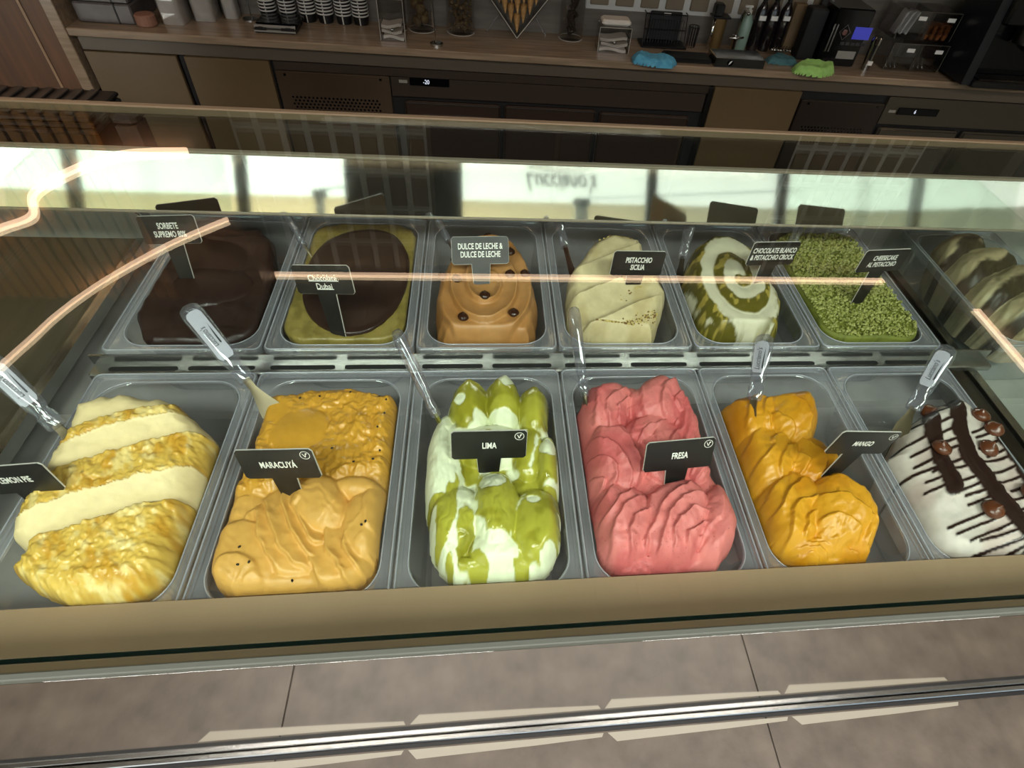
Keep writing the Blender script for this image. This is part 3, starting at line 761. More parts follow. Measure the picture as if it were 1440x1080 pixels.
# ---- cream with chocolate
OUT_CHO = [(1296, 582), (1340, 562), (1398, 570), (1445, 602), (1500, 660), (1545, 740), (1560, 786), (1480, 795), (1385, 790), (1332, 772), (1290, 732), (1262, 682), (1254, 642), (1268, 606)]
CH1 = [(1300, 580), (1303, 620), (1312, 655), (1332, 692)]
CH2 = [(1335, 572), (1340, 612), (1352, 648), (1378, 684), (1405, 718), (1450, 768)]
CH3 = [(1392, 594), (1402, 625), (1416, 652), (1455, 700), (1490, 750)]
def f_cho(U, V):
    u = U+2*fbm(U, V, 26, 121); v = V+2*fbm(U, V, 26, 122)
    H = 0.006-0.00002*(v-680)
    dk = np.zeros(U.shape)
    for c_, w in ((CH1, 12), (CH2, 12), (CH3, 11)):
        d, s = dline(u, v, c_)
        ed = w+4*fbm(U, V, 14, 125)
        dk = np.maximum(dk, 1-sst(ed-1.5, ed+1.5, d))
        H = H+0.014*np.exp(-(d/20)**2)-0.005*np.exp(-(d/7)**2)
        # drips run off the left side of each line
        L = sum(np.hypot(b[0]-a[0], b[1]-a[1]) for a, b in zip(c_[:-1], c_[1:]))
        x, y = [], []
        acc = 8
        rr = random.Random(len(c_)*13+int(w))
        while acc < L:
            q = acc; 
            for a, b in zip(c_[:-1], c_[1:]):
                l = math.hypot(b[0]-a[0], b[1]-a[1])
                if q <= l: break
                q -= l
            px, py = a[0]+(b[0]-a[0])*q/l, a[1]+(b[1]-a[1])*q/l
            ln = rr.uniform(26, 52)*(1.0+0.9*max(0, (py-670)/100)); sl_ = rr.uniform(0.22, 0.45)
            dd, _ = dline(u, v, [(px, py), (px-ln, py+ln*sl_)])
            dk = np.maximum(dk, 1-sst(1.6, 3.0, dd))
            acc += rr.uniform(11, 18)
    ev = blob(u, v, 1350, 680, 120, 130, 0.004, 0, 0.7)
    H = np.maximum(H, H+np.clip(ev, 0, 1))+0.0008*fbm(u+v, v-u, 16, 127, 3)
    k = mixc(C(206, 196, 187)+0*H[..., None], C(192, 174, 166), sst(0.0, 0.6, fbm(U, V, 50, 128)))
    k = mixc(k, C(44, 28, 24), dk)
    H = H+0.0012*dk
    return H, k, 0.5-0.25*dk
gch, P_cho = gelato('drizzled_cream_gelato', OUT_CHO, ZF-0.006, f_cho, M_gel, 'white cream gelato striped with dark chocolate drizzle and chocolate drops', edge=20, drop=0.04)
def kiss_mesh(r):
    m = MB()
    prof = [(0.2, -0.45), (0.75, -0.4), (1.0, -0.05), (0.95, 0.25), (0.7, 0.5), (0.42, 0.62), (0.2, 0.8), (0.05, 1.02)]
    m.lathe([(a*r, b*r) for a, b in prof], n=14)
    m.xf(lambda p: (p[0]+0.25*max(0, p[2])+0.0006*math.sin(9*p[1]/r), p[1], p[2]))
    return m
km = None
for u, v in ((1308, 577), (1375, 592), (1428, 612), (1312, 642), (1380, 640), (1437, 703), (1385, 725)):
    p = P_cho(u, v)
    if km is None:
        s_ = child('chocolate_drop', kiss_mesh(0.0152), M_milk, gch, True); km = s_.data
    else:
        s_ = link(bpy.data.objects.new('chocolate_drop', km)); s_.parent = gch
    s_.location = Vector(p)-gch.location+Vector((0, 0, 0.004)); s_.rotation_euler = (0.1, 0, u % 7)

# ---- dark chocolate sorbet
OUT_SOR = [(222, 335), (250, 322), (300, 316), (365, 320), (386, 340), (382, 400), (368, 466), (340, 488), (225, 489), (196, 474), (190, 440), (205, 380)]
def f_sor(U, V):
    u = U+6*fbm(U, V, 40, 141); v = V+6*fbm(U, V, 40, 142)
    t = v+0.12*u
    H = 0.002+0.006*fbm(u*0.35, v, 34, 143, 3)+0.004*ridged(u*0.3, v, 30, 144, 2)
    H = np.maximum(H, blob(u, v, 300, 405, 60, 26, 0.010, -5, 0.5, 0.002))
    H = np.maximum(H, blob(u, v, 290, 365, 70, 30, 0.008, 0, 0.5, 0.000))
    k = C(46, 31, 27)+0*H[..., None]
    return H, k, np.full(U.shape, 0.34)
gelato('chocolate_sorbet', OUT_SOR, ZR-0.012, f_sor, M_gel, 'very dark chocolate sorbet smoothed nearly flat', edge=10, drop=0.02)

# ---- pistachio cream with chocolate disc
OUT_DUB = [(428, 326), (450, 314), (555, 311), (580, 322), (588, 345), (583, 420), (573, 468), (552, 487), (412, 488), (390, 474), (388, 452), (402, 398), (418, 345)]
DISC = [(520, 323), (542, 326), (560, 336), (574, 360), (575, 384), (568, 412), (552, 440), (525, 462), (493, 470), (460, 463), (437, 446), (426, 422), (428, 395), (438, 364), (460, 340), (490, 327)]
def f_dub(U, V):
    H = 0.002+0.0022*fbm(U, V, 14, 151, 4, 0.6)
    k = mixc(C(142, 126, 66)+0*H[..., None], C(122, 108, 52), sst(-0.3, 0.5, fbm(U, V, 12, 152, 3)))
    return H, k, np.full(U.shape, 0.36)
gd, P_dub = gelato('pistachio_cream', OUT_DUB, ZR-0.010, f_dub, M_gel_wet, 'flat olive green pistachio cream topped with a dark chocolate disc', edge=6, drop=0.008)
dm = MB()
pc = [atz(u, v, ZR-0.004) for u, v in DISC]
cpt = sum(pc)/len(pc)
ring = [tuple(curve([tuple(p) for p in pc]+[tuple(pc[0])], 4)[i]) for i in range(len(pc)*4)]
rings = []
for sc_, z in ((1.0, -0.006), (1.0, 0.001), (0.985, 0.003), (0.90, 0.0035), (0.5, 0.0035)):
    rings.append([(cpt[0]+(p[0]-cpt[0])*sc_, cpt[1]+(p[1]-cpt[1])*sc_, ZR-0.004+z) for p in ring])
dm.loft(rings[::1], False, True)
wchild('chocolate_disc', dm, mat('chocolate_glaze', (50, 33, 27), 0.3, c2=(46, 30, 24), scale=30), gd, True, 'smooth dark chocolate disc')

# ---- caramel (dulce de leche)
OUT_DUL = [(690, 326), (720, 338), (746, 374), (757, 420), (754, 455), (738, 486), (630, 486), (611, 455), (609, 420), (618, 385), (643, 350), (664, 333)]
def f_dul(U, V):
    x = (U-685)/72; y = (V-408)/82
    r = np.hypot(x, y)+0.05*fbm(U, V, 40, 161); th = np.arctan2(y, x)
    ph = r*3.4-th/(2*math.pi)*1.0
    w = ph-np.floor(ph)
    H = 0.024*np.sqrt(np.clip(1.15-r*r, 0, 1.2))-0.006+0.013*saw(ph, 0.85)*sst(0.1, 0.4, r)
    H = H+0.0006*fbm(U, V, 12, 163, 3)
    k = mixc(C(184, 134, 80)+0*H[..., None], C(168, 116, 62), sst(-0.3, 0.5, fbm(U, V, 50, 164)))
    return H, k, np.full(U.shape, 0.4)
gdl, P_dul = gelato('caramel_gelato', OUT_DUL, ZR, f_dul, M_gel, 'caramel brown gelato in oval ridges dotted with chocolate drops', edge=14, drop=0.06)
km2 = None
for u, v in ((686, 342), (717, 366), (623, 394), (643, 406), (717, 401), (738, 397), (682, 432), (652, 455), (722, 451), (640, 358)):
    p = P_dul(u, v)
    if km2 is None:
        s_ = child('chocolate_drop', kiss_mesh(0.0100), M_choc, gdl, True); km2 = s_.data
    else:
        s_ = link(bpy.data.objects.new('chocolate_drop', km2)); s_.parent = gdl
    s_.location = Vector(p)-gdl.location+Vector((0, 0, 0.003)); s_.rotation_euler = (0.1, 0, u % 5)

# ---- nut gelato
OUT_PIS = [(832, 346), (858, 337), (900, 340), (910, 370), (928, 398), (941, 410), (932, 440), (926, 460), (916, 486), (830, 486), (814, 470), (798, 440), (794, 410), (804, 380), (820, 360)]
def f_pis(U, V):
    u = U+3*fbm(U, V, 30, 171); v = V+3*fbm(U, V, 30, 172)
    t = v+0.38*(u-860)
    H = 0.026-0.00012*(v-400)
    for a, b, d in ((330, 372, 0.012), (372, 408, 0.014), (408, 450, 0.016), (450, 500, 0.016)):
        s_ = (t-a)/(b-a)
        H = H+np.where((t >= a) & (t < b), 1.25*d*(saw(np.clip(1-s_, 0.001, 0.999), 0.9)-0.5), 0)
    H = H+0.0014*fbm(u+v*2, v*2-u, 40, 175, 3)
    k = mixc(C(208, 192, 150)+0*H[..., None], C(190, 172, 126), sst(0.0, 0.6, fbm(U, V, 30, 176)))
    return H, k, np.full(U.shape, 0.45)
gp, P_pis = gelato('nut_gelato', OUT_PIS, ZR, f_pis, M_gel, 'beige gelato in diagonal folds sprinkled with chopped pistachio', edge=16, drop=0.06)
nb = MB(); rnd = random.Random(5)
def crumb(mb, p, r):
    a = [rnd.uniform(0.6, 1.3)*r for _ in range(6)]; t = rnd.uniform(0, 6.28); c, s = math.cos(t), math.sin(t)
    vs = [(a[0], 0, 0), (-a[1], 0, 0), (0, a[2], 0), (0, -a[3], 0), (0, 0, a[4]), (0, 0, -a[5])]
    vs = [(p[0]+x*c-y*s, p[1]+x*s+y*c, p[2]+z) for x, y, z in vs]
    mb.add(vs, [(0, 2, 4), (2, 1, 4), (1, 3, 4), (3, 0, 4), (2, 0, 5), (1, 2, 5), (3, 1, 5), (0, 3, 5)])
nb2 = MB()
for (a, b, n_, w) in (((818, 421), (880, 403), 90, 4), ((900, 408), (925, 402), 22, 4), ((842, 478), (924, 450), 190, 6), ((838, 350), (890, 342), 50, 4), ((870, 428), (905, 412), 16, 8)):
    for _ in range(n_):
        t = rnd.random(); u = a[0]+(b[0]-a[0])*t+rnd.gauss(0, 1.5); v = a[1]+(b[1]-a[1])*t+rnd.gauss(0, w/2)
        p = P_pis(u, v)
        if abs(p[0]-0.125) > 0.096 or abs(p[1]-0.227) > 0.166: continue
        crumb(nb if rnd.random() < 0.55 else nb2, p, rnd.uniform(0.0014, 0.003))
o = wchild('chopped_nuts', nb, mat('nut_pale', (190, 170, 96), 0.6), gp); o['kind'] = 'stuff'
o = wchild('chopped_nuts', nb2, mat('nut_brown', (120, 92, 44), 0.6), gp); o['kind'] = 'stuff'

# ---- white chocolate / pistachio swirl
OUT_CB = [(972, 348), (998, 336), (1030, 335), (1062, 358), (1086, 398), (1100, 430), (1097, 460), (1086, 484), (1012, 487), (986, 472), (970, 440), (964, 400), (964, 372)]
def f_cb(U, V):
    cx = 1030+0.28*(V-400); x = (U-cx)/66; y = (V-405)/84
    r = np.hypot(x, y)+0.07*fbm(U, V, 34, 181); th = np.arctan2(y, x)
    ph = r*2.3+th/(2*math.pi)+0.35
    w = ph-np.floor(ph)
    H = 0.034*np.sqrt(np.clip(1.2-r*r, 0, 1.2))-0.006+0.006*np.sin(w*math.pi)
    nz = fbm(U, V, 12, 183, 4, 0.6); n2 = fbm(U*0.6, V, 30, 185, 3)
    g = sst(0.50, 0.58, w+0.10*nz)*(1-sst(0.93, 0.99, w))
    g = np.maximum(g, sst(0.72, 0.9, r)*sst(-0.25, 0.1, nz+n2))
    k = mixc(C(214, 208, 180)+0*H[..., None], C(96, 88, 30), g)
    k = mixc(k, C(168, 150, 70), g*sst(0.1, 0.45, fbm(U, V, 7, 187, 2)))
    H = H+0.0022*np.abs(nz)*g
    return H, k, 0.48-0.22*g
gcb, P_cb = gelato('white_swirl_gelato', OUT_CB, ZR, f_cb, M_gel_wet, 'white gelato swirled with dark green pistachio sauce', edge=16, drop=0.06)

# ---- green crumb cheesecake
OUT_CC = [(1090, 338), (1110, 328), (1185, 330), (1212, 345), (1240, 382), (1288, 440), (1300, 475), (1286, 488), (1186, 488), (1164, 478), (1142, 448), (1122, 410), (1100, 366)]
def f_cc(U, V):
    H = 0.000+0.004*fbm(U, V, 40, 191)
    k = mixc(C(112, 118, 40)+0*H[..., None], C(92, 98, 30), sst(-0.2, 0.4, fbm(U, V, 10, 192)))
    return H, k, np.full(U.shape, 0.7)
gcc, P_cc = gelato('crumb_cheesecake', OUT_CC, ZR-0.008, f_cc, M_gel, 'cheesecake gelato hidden under loose green pistachio crumbs', edge=8, drop=0.012)
cr = [MB(), MB(), MB()]; n_ = 0
us = np.array([rnd.uniform(1088, 1302) for _ in range(9000)]); vs_ = np.array([rnd.uniform(326, 490) for _ in range(9000)])
ok = sdpoly(us, vs_, OUT_CC) > 1.0
def intub(p, cx, cy, m_=0.0):
    qx = max(abs(p[0]-cx)-(0.100-m_-0.045), 0); qy = max(abs(p[1]-cy)-(0.171-m_-0.045), 0)
    return math.hypot(qx, qy) < 0.045
for u, v in zip(us[ok], vs_[ok]):
    p = atz(u, v, ZR-0.008); p[2] = ZR-0.008+0.001+0.004*float(fbm(np.array(u), np.array(v), 40, 191))+rnd.uniform(0, 0.003)
    if not intub(p, 0.625, 0.227): continue
    # fewer crumbs per pixel where the surface is nearer
    if rnd.random() > (0.45+0.55*(490-v)/160): continue
    crumb(cr[rnd.randrange(3)], p, rnd.uniform(0.0022, 0.0042))
for m_, cc_ in zip(cr, ((148, 150, 74), (124, 128, 56), (164, 164, 96))):
    o = wchild('pistachio_crumbs', m_, mat('crumb_%d' % cc_[0], cc_, 0.7), gcc); o['kind'] = 'stuff'

# ---- marbled gelato behind the divider
def pz(x, y, z):
    U_, V_ = chart(np.array([x]), np.array([y]), z); return (float(U_[0]), float(V_[0]))
OUT_NB = [pz(1.0+0.10*math.cos(a)*1.0, 0.227+0.172*math.sin(a), ZR) for a in np.linspace(0, 2*math.pi, 22)[:-1]]
def f_nb(U, V):
    u = U+10*fbm(U, V, 40, 201); v = V+8*fbm(U, V, 40, 202)
    t = v+0.5*(u-1350); w = t/46-np.floor(t/46)
    H = 0.010+0.020*np.sin(w*math.pi)+0.003*fbm(U, V, 14, 203)
    d = sst(0.55, 0.72, w+0.25*fbm(U*0.4, V, 10, 204))
    k = mixc(C(200, 176, 140)+0*H[..., None], C(60, 46, 34), d)
    return H, k, np.full(U.shape, 0.4)
gelato('marbled_gelato', OUT_NB, ZR, f_nb, M_gel, 'brown and cream marbled gelato in the tub past the glass divider', edge=20, drop=0.06)

# ================================================================== FLAVOUR SIGNS
SW, SH = 0.105, 0.05
def sign(name_lines, pos, rot, stem, label, font=0.0150, vegan=False, sx=0.62, fancy=False):
    s = thing('flavour_sign', pos, label, 'sign', 'flavour signs', rot=tuple(math.radians(a) for a in rot))
    l = stem; b = 0.0035
    def card(g):
        w2, bw = 0.017, 0.012
        P = [(-bw-g, -0.02), (bw+g, -0.02), (w2+g, l-g), (SW/2-b, l-g), (SW/2+g, l+b), (SW/2+g, l+SH-b), (SW/2-b, l+SH+g), (-SW/2+b, l+SH+g), (-SW/2-g, l+SH-b), (-SW/2-g, l+b), (-SW/2+b, l-g), (-w2-g, l-g)]
        return P
    child('card', MB().prism(card(0), -0.0012, 0.0006, 'y'), M_card, s, label='black card face')
    child('card_edge', MB().prism(card(0.0006), -0.0003, 0.0012, 'y'), mat('card_edge', (206, 202, 194), 0.4), s, label='pale cut edge')
    n = len(name_lines)
    for i, t in enumerate(name_lines):
        m = textmesh(t, font, sx, 0.0, 0.022 if not fancy else 0.012)
        zc = l+SH/2+(-0.0045 if fancy else -0.0005 if not vegan else -0.001)+((n-1)/2-i)*font*0.98
        m.xf(lambda p: (p[0], -0.0016, zc+p[1]))
        child('lettering', m, M_white, s)
        if fancy:
            xs = [p[0] for p in m.v]
            bar = MB().box(min(xs), max(xs)+0.002, -0.0017, -0.0015, zc-font*0.36, zc-font*0.27)
            child('underline', bar, M_white, s)
            if i == 0:
                for f_ in (0.38, 0.58, 0.95):
                    xx = min(xs)+(max(xs)-min(xs))*f_
                    child('accent_bar', MB().box(xx-0.002, xx+0.0015, -0.0017, -0.0015, zc+font*0.34, zc+font*0.41), M_white, s)
    if vegan:
        cxv, czv = SW/2-0.0105, l+SH-0.0095
        rg = MB(); k = 20
        a_ = [(cxv+0.0068*math.cos(2*math.pi*i/k), -0.0015, czv+0.0068*math.sin(2*math.pi*i/k)) for i in range(k)]
        b_ = [(cxv+0.0060*math.cos(2*math.pi*i/k), -0.0015, czv+0.0060*math.sin(2*math.pi*i/k)) for i in range(k)]
        rg.add(a_+b_, [(i, (i+1) % k, k+(i+1) % k, k+i) for i in range(k)])
        def q(x, z): return (cxv+x, -0.0016, czv+z)
        rg.add([q(-0.0034, 0.0026), q(-0.0026, 0.003), q(0.0002, -0.0018), q(0.0002, -0.0034), q(-0.0006, -0.0034)], [(0, 1, 2, 3, 4)])
        rg.add([q(0.0002, -0.003), q(0.0009, -0.0026), q(0.0018, 0.001), q(0.0036, 0.0024), q(0.0030, 0.0040), q(0.0008, 0.003), q(0.0006, 0.0012)], [(0, 1, 2, 3, 4, 5, 6)])
        child('vegan_mark', rg, M_white, s)
    return s
sign(['LEMON PIE'], (-0.7036, -0.2429, 0.875), (-8, -12.4, -5.4), 0.035, 'black sign reading LEMON PIE stuck in the yellow layered gelato')
sign(['MARACUYÁ'], (-0.389, -0.2481, 0.875), (-12.7, -10.1, -7.4), 0.049, 'black sign reading MARACUYÁ stuck in the orange seeded gelato', 0.0150, True)
sign(['LIMA'], (-0.1254, -0.218, 0.875), (-14.1, 0.7, 0.4), 0.039, 'black sign reading LIMA stuck in the green sauced gelato', 0.0150, True)
sign(['FRESA'], (0.1443, -0.2552, 0.875), (-20.1, 2.9, 6.0), 0.046, 'black sign reading FRESA stuck in the pink gelato', 0.0150, True)
sign(['MANGO'], (0.3829, -0.2481, 0.875), (-1.0, 10.4, 5.2), 0.082, 'black sign reading MANGO stuck in the deep yellow gelato', 0.0150, True)
sign(['SORBETE', 'SUPREMO 80%'], (-0.6696, 0.2051, 0.895), (-17.6, -8.2, -7.7), 0.068, 'black sign reading SORBETE SUPREMO 80% over the dark chocolate tub', 0.0152)
sign(['Chocolate', 'Dubai'], (-0.3813, 0.066, 0.895), (-15.5, -12.2, -15.4), 0.073, 'black sign reading Chocolate Dubai in the olive pistachio cream', 0.0150, False, 0.85, True)
sign(['DULCE DE LECHE &', 'DULCE DE LECHE'], (-0.1338, 0.1585, 0.905), (-40, 1.1, 4.7), 0.056, 'black sign reading DULCE DE LECHE & DULCE DE LECHE in the caramel gelato', 0.0152)
sign(['PISTACCHIO', 'SICILIA'], (0.1517, 0.1616, 0.895), (-10.0, 5.8, 8.2), 0.050, 'black sign reading PISTACCHIO SICILIA in the nut sprinkled gelato', 0.0152)
sign(['CHOCOLATE BLANCO', '& PISTACCHIO CROCK'], (0.4064, 0.1645, 0.895), (-4.4, 5.5, 10.4), 0.078, 'black sign reading CHOCOLATE BLANCO & PISTACCHIO CROCK in the white swirl', 0.0152)
sign(['CHEESECAKE', 'AL PISTACCHIO'], (0.6267, 0.1539, 0.895), (-1.6, 3.2, 9.2), 0.077, 'black sign reading CHEESECAKE AL PISTACCHIO in the green crumbs', 0.0152)

# ================================================================== SPATULAS
def spatula(top, tip, ztop, ztip, label, logo=True, hl=0.15, blade_w=0.024, bladem=None, facez=(0, -0.4, 1.0), insert=True, sink=0.03):
    T = Vector(atz(*top, ztop)); B = Vector(atz(*tip, ztip)); d = (T-B).normalized(); B = B-d*sink
    L = (T-B).length; hl = min(hl, L-0.05)
    nrm = Vector(facez); nrm = (nrm-d*nrm.dot(d)).normalized()   # flat face of the handle looks up at the customer
    x = d.cross(nrm).normalized()*-1
    R_ = Matrix((x, -nrm, d)).transposed()
    if R_.determinant() < 0: R_ = Matrix((-x, -nrm, d)).transposed()
    s = thing('gelato_spatula', B, label, 'spatula', 'gelato spatulas', rot=R_.to_euler('XYZ'))
    h0 = L-hl
    prof = [(0.0105, h0), (0.0125, h0+0.004), (0.0128, h0+0.022), (0.0098, h0+0.030), (0.0132, h0+0.040), (0.0148, h0+0.06), (0.0165, L-0.04), (0.0170, L-0.018), (0.0150, L-0.006), (0.0090, L-0.001), (0.002, L)]
    hd = child('handle', MB().lathe(prof, n=20, sx=1.0, sy=0.58), M_handle, s, True, 'clear plastic handle')
    if insert:
        pl = MB(); w = 0.0115; a0, a1 = h0+0.046, L-0.012
        P = [(-w+0.003, a0), (w-0.003, a0), (w, a0+0.006), (w, a1-0.008), (w-0.003, a1-0.002), (0, a1), (-w+0.003, a1-0.002), (-w, a1-0.008), (-w, a0+0.006)]
        pl.prism(P, -0.0035, -0.003, 'y')
        ins = child('paper_insert', pl, mat('white_paper_insert', (226, 226, 230), 0.6), hd)
        if logo:
            t = textmesh("Lucciano's", 0.0125, 0.72, 0.25, 0.005)
            t.xf(lambda p: (-p[1]-0.002, -0.0042, (a0+a1)/2-0.004+p[0]))
            child('logo', t, M_black, ins)
            sw_ = MB()
            zz = np.linspace(-0.017, 0.02, 9)
            sw_.add([(0.0075, -0.0042, (a0+a1)/2-z_) for z_ in zz]+[(0.0075-0.0024*math.sin((z_+0.017)/0.037*math.pi*0.55), -0.0042, (a0+a1)/2-z_) for z_ in zz], [(i, i+1, 10+i, 9+i) for i in range(8)])
            child('swoosh', sw_, M_black, ins)
    bl = MB()
    ring_ = []
    nb_ = 10
    for k in range(nb_+1):
        t = k/nb_; z = (h0+0.006)*(1-t); w = (0.0052+(blade_w/2-0.0052)*sst(0.15, 0.75, t)) if True else 0
        th = 0.0016*(1-t)+0.0005; cv = 0.004*t*t
        ring_.append([(-w, -th+cv, z), (0, -th+cv+0.001, z), (w, -th+cv, z), (w, th+cv, z), (0, th+cv+0.001, z), (-w, th+cv, z)])
    bl.loft(ring_, True, True)
    child('blade', bl, bladem or mat('blade_steel', (104, 94, 72), 0.38, 0.6), s, 'auto', 'steel blade')
    return s
G_front = ' in the front row'
M_greenblade = mat('sauced_blade', (128, 124, 52), 0.2, 0.3)
spatula((-22, 503), (98, 616), 0.985, 0.885, 'clear handled spatula with white insert standing in the lemon gelato')
spatula((262, 430), (384, 580), 0.985, 0.885, 'clear handled spatula with white logo insert in the passion fruit gelato', blade_w=0.034)
spatula((556, 464), (622, 603), 0.985, 0.885, 'clear handled spatula with sauce stained blade in the lime gelato', insert=False, bladem=M_greenblade, facez=(-1.0, -0.2, 0.3))
spatula((806, 432), (824, 575), 0.985, 0.885, 'clear handled spatula standing in the strawberry gelato', insert=False, blade_w=0.03, facez=(-1.0, -0.1, 0.15))
spatula((1076, 470), (1052, 612), 0.985, 0.888, 'clear handled spatula with pink tinted handle in the mango gelato', facez=(-0.9, -0.4, 0.6), blade_w=0.026, sink=0.014, hl=0.112)
spatula((1334, 486), (1268, 603), 0.985, 0.885, 'clear handled spatula leaning in the chocolate striped cream', facez=(-0.9, -0.4, 0.6), blade_w=0.024, sink=0.014)
M_brownblade = mat('choc_blade', (62, 38, 26), 0.3, 0.1)
for top, tip, lab, bm in (((176, 268), (226, 330), 'clear handled spatula at the back of the dark chocolate sorbet', M_brownblade), ((388, 276), (432, 352), 'clear handled spatula at the back of the olive pistachio cream', None),
                         ((598, 272), (634, 346), 'clear handled spatula with brown blade at the back of the caramel gelato', M_brownblade), ((776, 272), (803, 380), 'clear handled spatula at the back of the nut gelato', M_brownblade),
                         ((976, 286), (958, 372), 'clear handled spatula at the back of the white swirl gelato', M_darksteel), ((1140, 290), (1108, 352), 'clear handled spatula at the back of the green crumb cheesecake', None)):
    spatula(top, tip, 1.0, 0.90, lab, insert=False, bladem=bm, hl=0.115, blade_w=0.022, sink=0.042, facez=(-1.0, -0.2, 0.4))

# ================================================================== BACK COUNTER
KS = -0.0122
def K(m):   # (x, depth behind the cabinet front, z) -> world
    return m.xf(lambda p: (p[0], 1.41+KS*p[0]+p[1], p[2]))
ZT = 0.90
single('worktop', K(MB().box(-1.412, 2.44, -0.022, 0.222, 0.876, ZT, 0.003)), M_stone, 'long oak coloured stone worktop running along the back wall', 'worktop')
single('worktop_end_panel', K(MB().box(-1.449, -1.413, -0.022, 0.2, 0.70, 1.6, 0.002)), M_stone, 'upright stone end panel at the left end of the back worktop', 'panel')
single('worktop_fascia', K(MB().box(-1.40, 2.44, -0.001, 0.02, 0.832, 0.8755)), M_fascia, 'taupe fascia strip directly under the back worktop', 'fascia')
def cabinet(x0, x1, label):
    c_ = thing('base_cabinet', ((x0+x1)/2, 1.55, 0.0), label, 'cabinet', 'cabinets below the back worktop')
    wchild('cabinet_body', K(MB().box(x0, x1, 0.012, 0.2, 0.08, 0.831)), M_blackm, c_)
    wchild('plinth', K(MB().box(x0, x1, 0.05, 0.19, 0.0, 0.08)), M_blackm, c_)
    return c_
c1 = cabinet(-1.405, -0.832, 'tan two-door cabinet at the oak wall end of the worktop')
wchild('door', K(MB().box(-1.398, -1.121, -0.008, 0.011, 0.09, 0.829, 0.0015)), M_tan, c1)
wchild('door', K(MB().box(-1.098, -0.834, -0.008, 0.011, 0.09, 0.829, 0.0015)), M_tan, c1)
wchild('door_gap', K(MB().box(-1.121, -1.098, 0.004, 0.011, 0.09, 0.829)), M_blackg, c1)
def vent_panel(c_, x0, x1, m, zb=0.715):
    p = wchild('vent_panel', K(MB().box(x0, x1, -0.006, 0.011, 0.09, 0.80, 0.002)), m, c_)
    h = MB(); rows = 6; cols = int((x1-x0-0.07)/0.0135)
    for r in range(rows):
        for q in range(cols):
            cx = x0+0.04+q*0.0135+(0.00675 if r % 2 else 0); cz = zb-r*0.0115
            h.add([(cx+0.0042*math.cos(a), -0.0063, cz+0.0042*math.sin(a)) for a in [i*math.pi/3 for i in range(6)]], [tuple(range(6))])
    hh = wchild('vent_holes', K(h), M_blackg, p); hh['kind'] = 'stuff'
    for x in (x0+0.03, x1-0.03):
        wchild('screw', K(MB().box(x-0.004, x+0.004, -0.0075, -0.006, 0.785, 0.793, 0.001)), M_blackg, p)
def drawer(c_, x0, x1, ztop, m, hx0, hx1, hz):
    d_ = wchild('drawer', K(MB().box(x0, x1, -0.010, 0.011, 0.42, ztop, 0.006)), m, c_)
    fr_ = MB().tube([(x0+0.006, -0.0105, 0.44), (x0+0.006, -0.0105, ztop-0.006), (x1-0.006, -0.0105, ztop-0.006), (x1-0.006, -0.0105, 0.44)], 0.0022, 5)
    wchild('drawer_edge', K(fr_), mat('edge_steel', (150, 146, 140), 0.25, 1.0), d_)
    wchild('handle', K(MB().box(hx0, hx1, -0.03, -0.010, hz-0.008, hz, 0.002)), M_steel, d_)
def readout(c_, x0, x1, z0, z1, txt, sx):
    d_ = wchild('display', K(MB().box(x0, x1, -0.009, -0.005, z0, z1, 0.001)), M_blackg, c_)
    t = textmesh(txt, 0.021, 0.8, 0.0, 0.0); cx = x0+(x1-x0)*sx; cz = (z0+z1)/2
    t.xf(lambda p: (cx+p[0], -0.0095, cz+p[1]))
    wchild('digits', K(t), mat('lit_digits', (240, 245, 255), 0.5, emit=(225, 235, 255), est=0.9), d_)
    wchild('maker_plate', K(MB().box(x0-0.036, x0-0.008, -0.007, -0.005, z0+0.006, z0+0.016)), mat('plate_pale', (150, 144, 134), 0.4), c_)
c2 = cabinet(-0.830, 0.702, 'bronze steel freezer counter with drawers and lit reading minus 20')
vent_panel(c2, -0.822, -0.448, M_bronze)
wchild('control_panel', K(MB().box(-0.444, 0.68, -0.004, 0.011, 0.735, 0.80, 0.001)), mat('black_bronze', (74, 63, 54), 0.3, 0.3), c2)
wchild('top_rail', K(MB().box(-0.82, 0.69, -0.003, 0.011, 0.803, 0.829)), mat('black_bronze', (74, 63, 54), 0.3, 0.3), c2)
readout(c2, -0.380, -0.245, 0.777, 0.804, '-20', 0.42)
MDR = mat('drawer_bronze', (66, 52, 43), 0.3, 0.3)
drawer(c2, -0.405, -0.066, 0.722, MDR, -0.35, -0.125, 0.667)
drawer(c2, -0.052, 0.283, 0.722, MDR, 0.0, 0.22, 0.663)
drawer(c2, 0.298, 0.638, 0.716, MDR, 0.352, 0.58, 0.660)
wchild('edge_profile', K(MB().box(0.684, 0.701, -0.010, 0.011, 0.09, 0.829)), M_steel, c2)
c3 = cabinet(0.704, 1.042, 'plain tan cabinet panel between the two fridge counters')
wchild('door', K(MB().box(0.706, 1.040, -0.008, 0.011, 0.09, 0.829, 0.0015)), M_tan, c3)
c4 = cabinet(1.044, 2.44, 'dark fridge counter with drawers and lit reading 6')
MD4 = mat('dark_bronze_gloss', (92, 86, 74), 0.2, 0.5)
vent_panel(c4, 1.05, 1.385, mat('dark_bronze', (60, 52, 44), 0.3, 0.4), 0.70)
wchild('control_panel', K(MB().box(1.39, 2.43, -0.004, 0.011, 0.725, 0.829, 0.001)), MD4, c4)
readout(c4, 1.445, 1.612, 0.766, 0.793, '6', 0.42)
drawer(c4, 1.405, 1.745, 0.712, MD4, 1.46, 1.68, 0.655)
drawer(c4, 1.765, 2.11, 0.712, MD4, 1.82, 2.05, 0.655)

def on(u, v, z=ZT): return atz(u, v, z)
def hgt(u, v, y): return aty(u, v, y)[2]
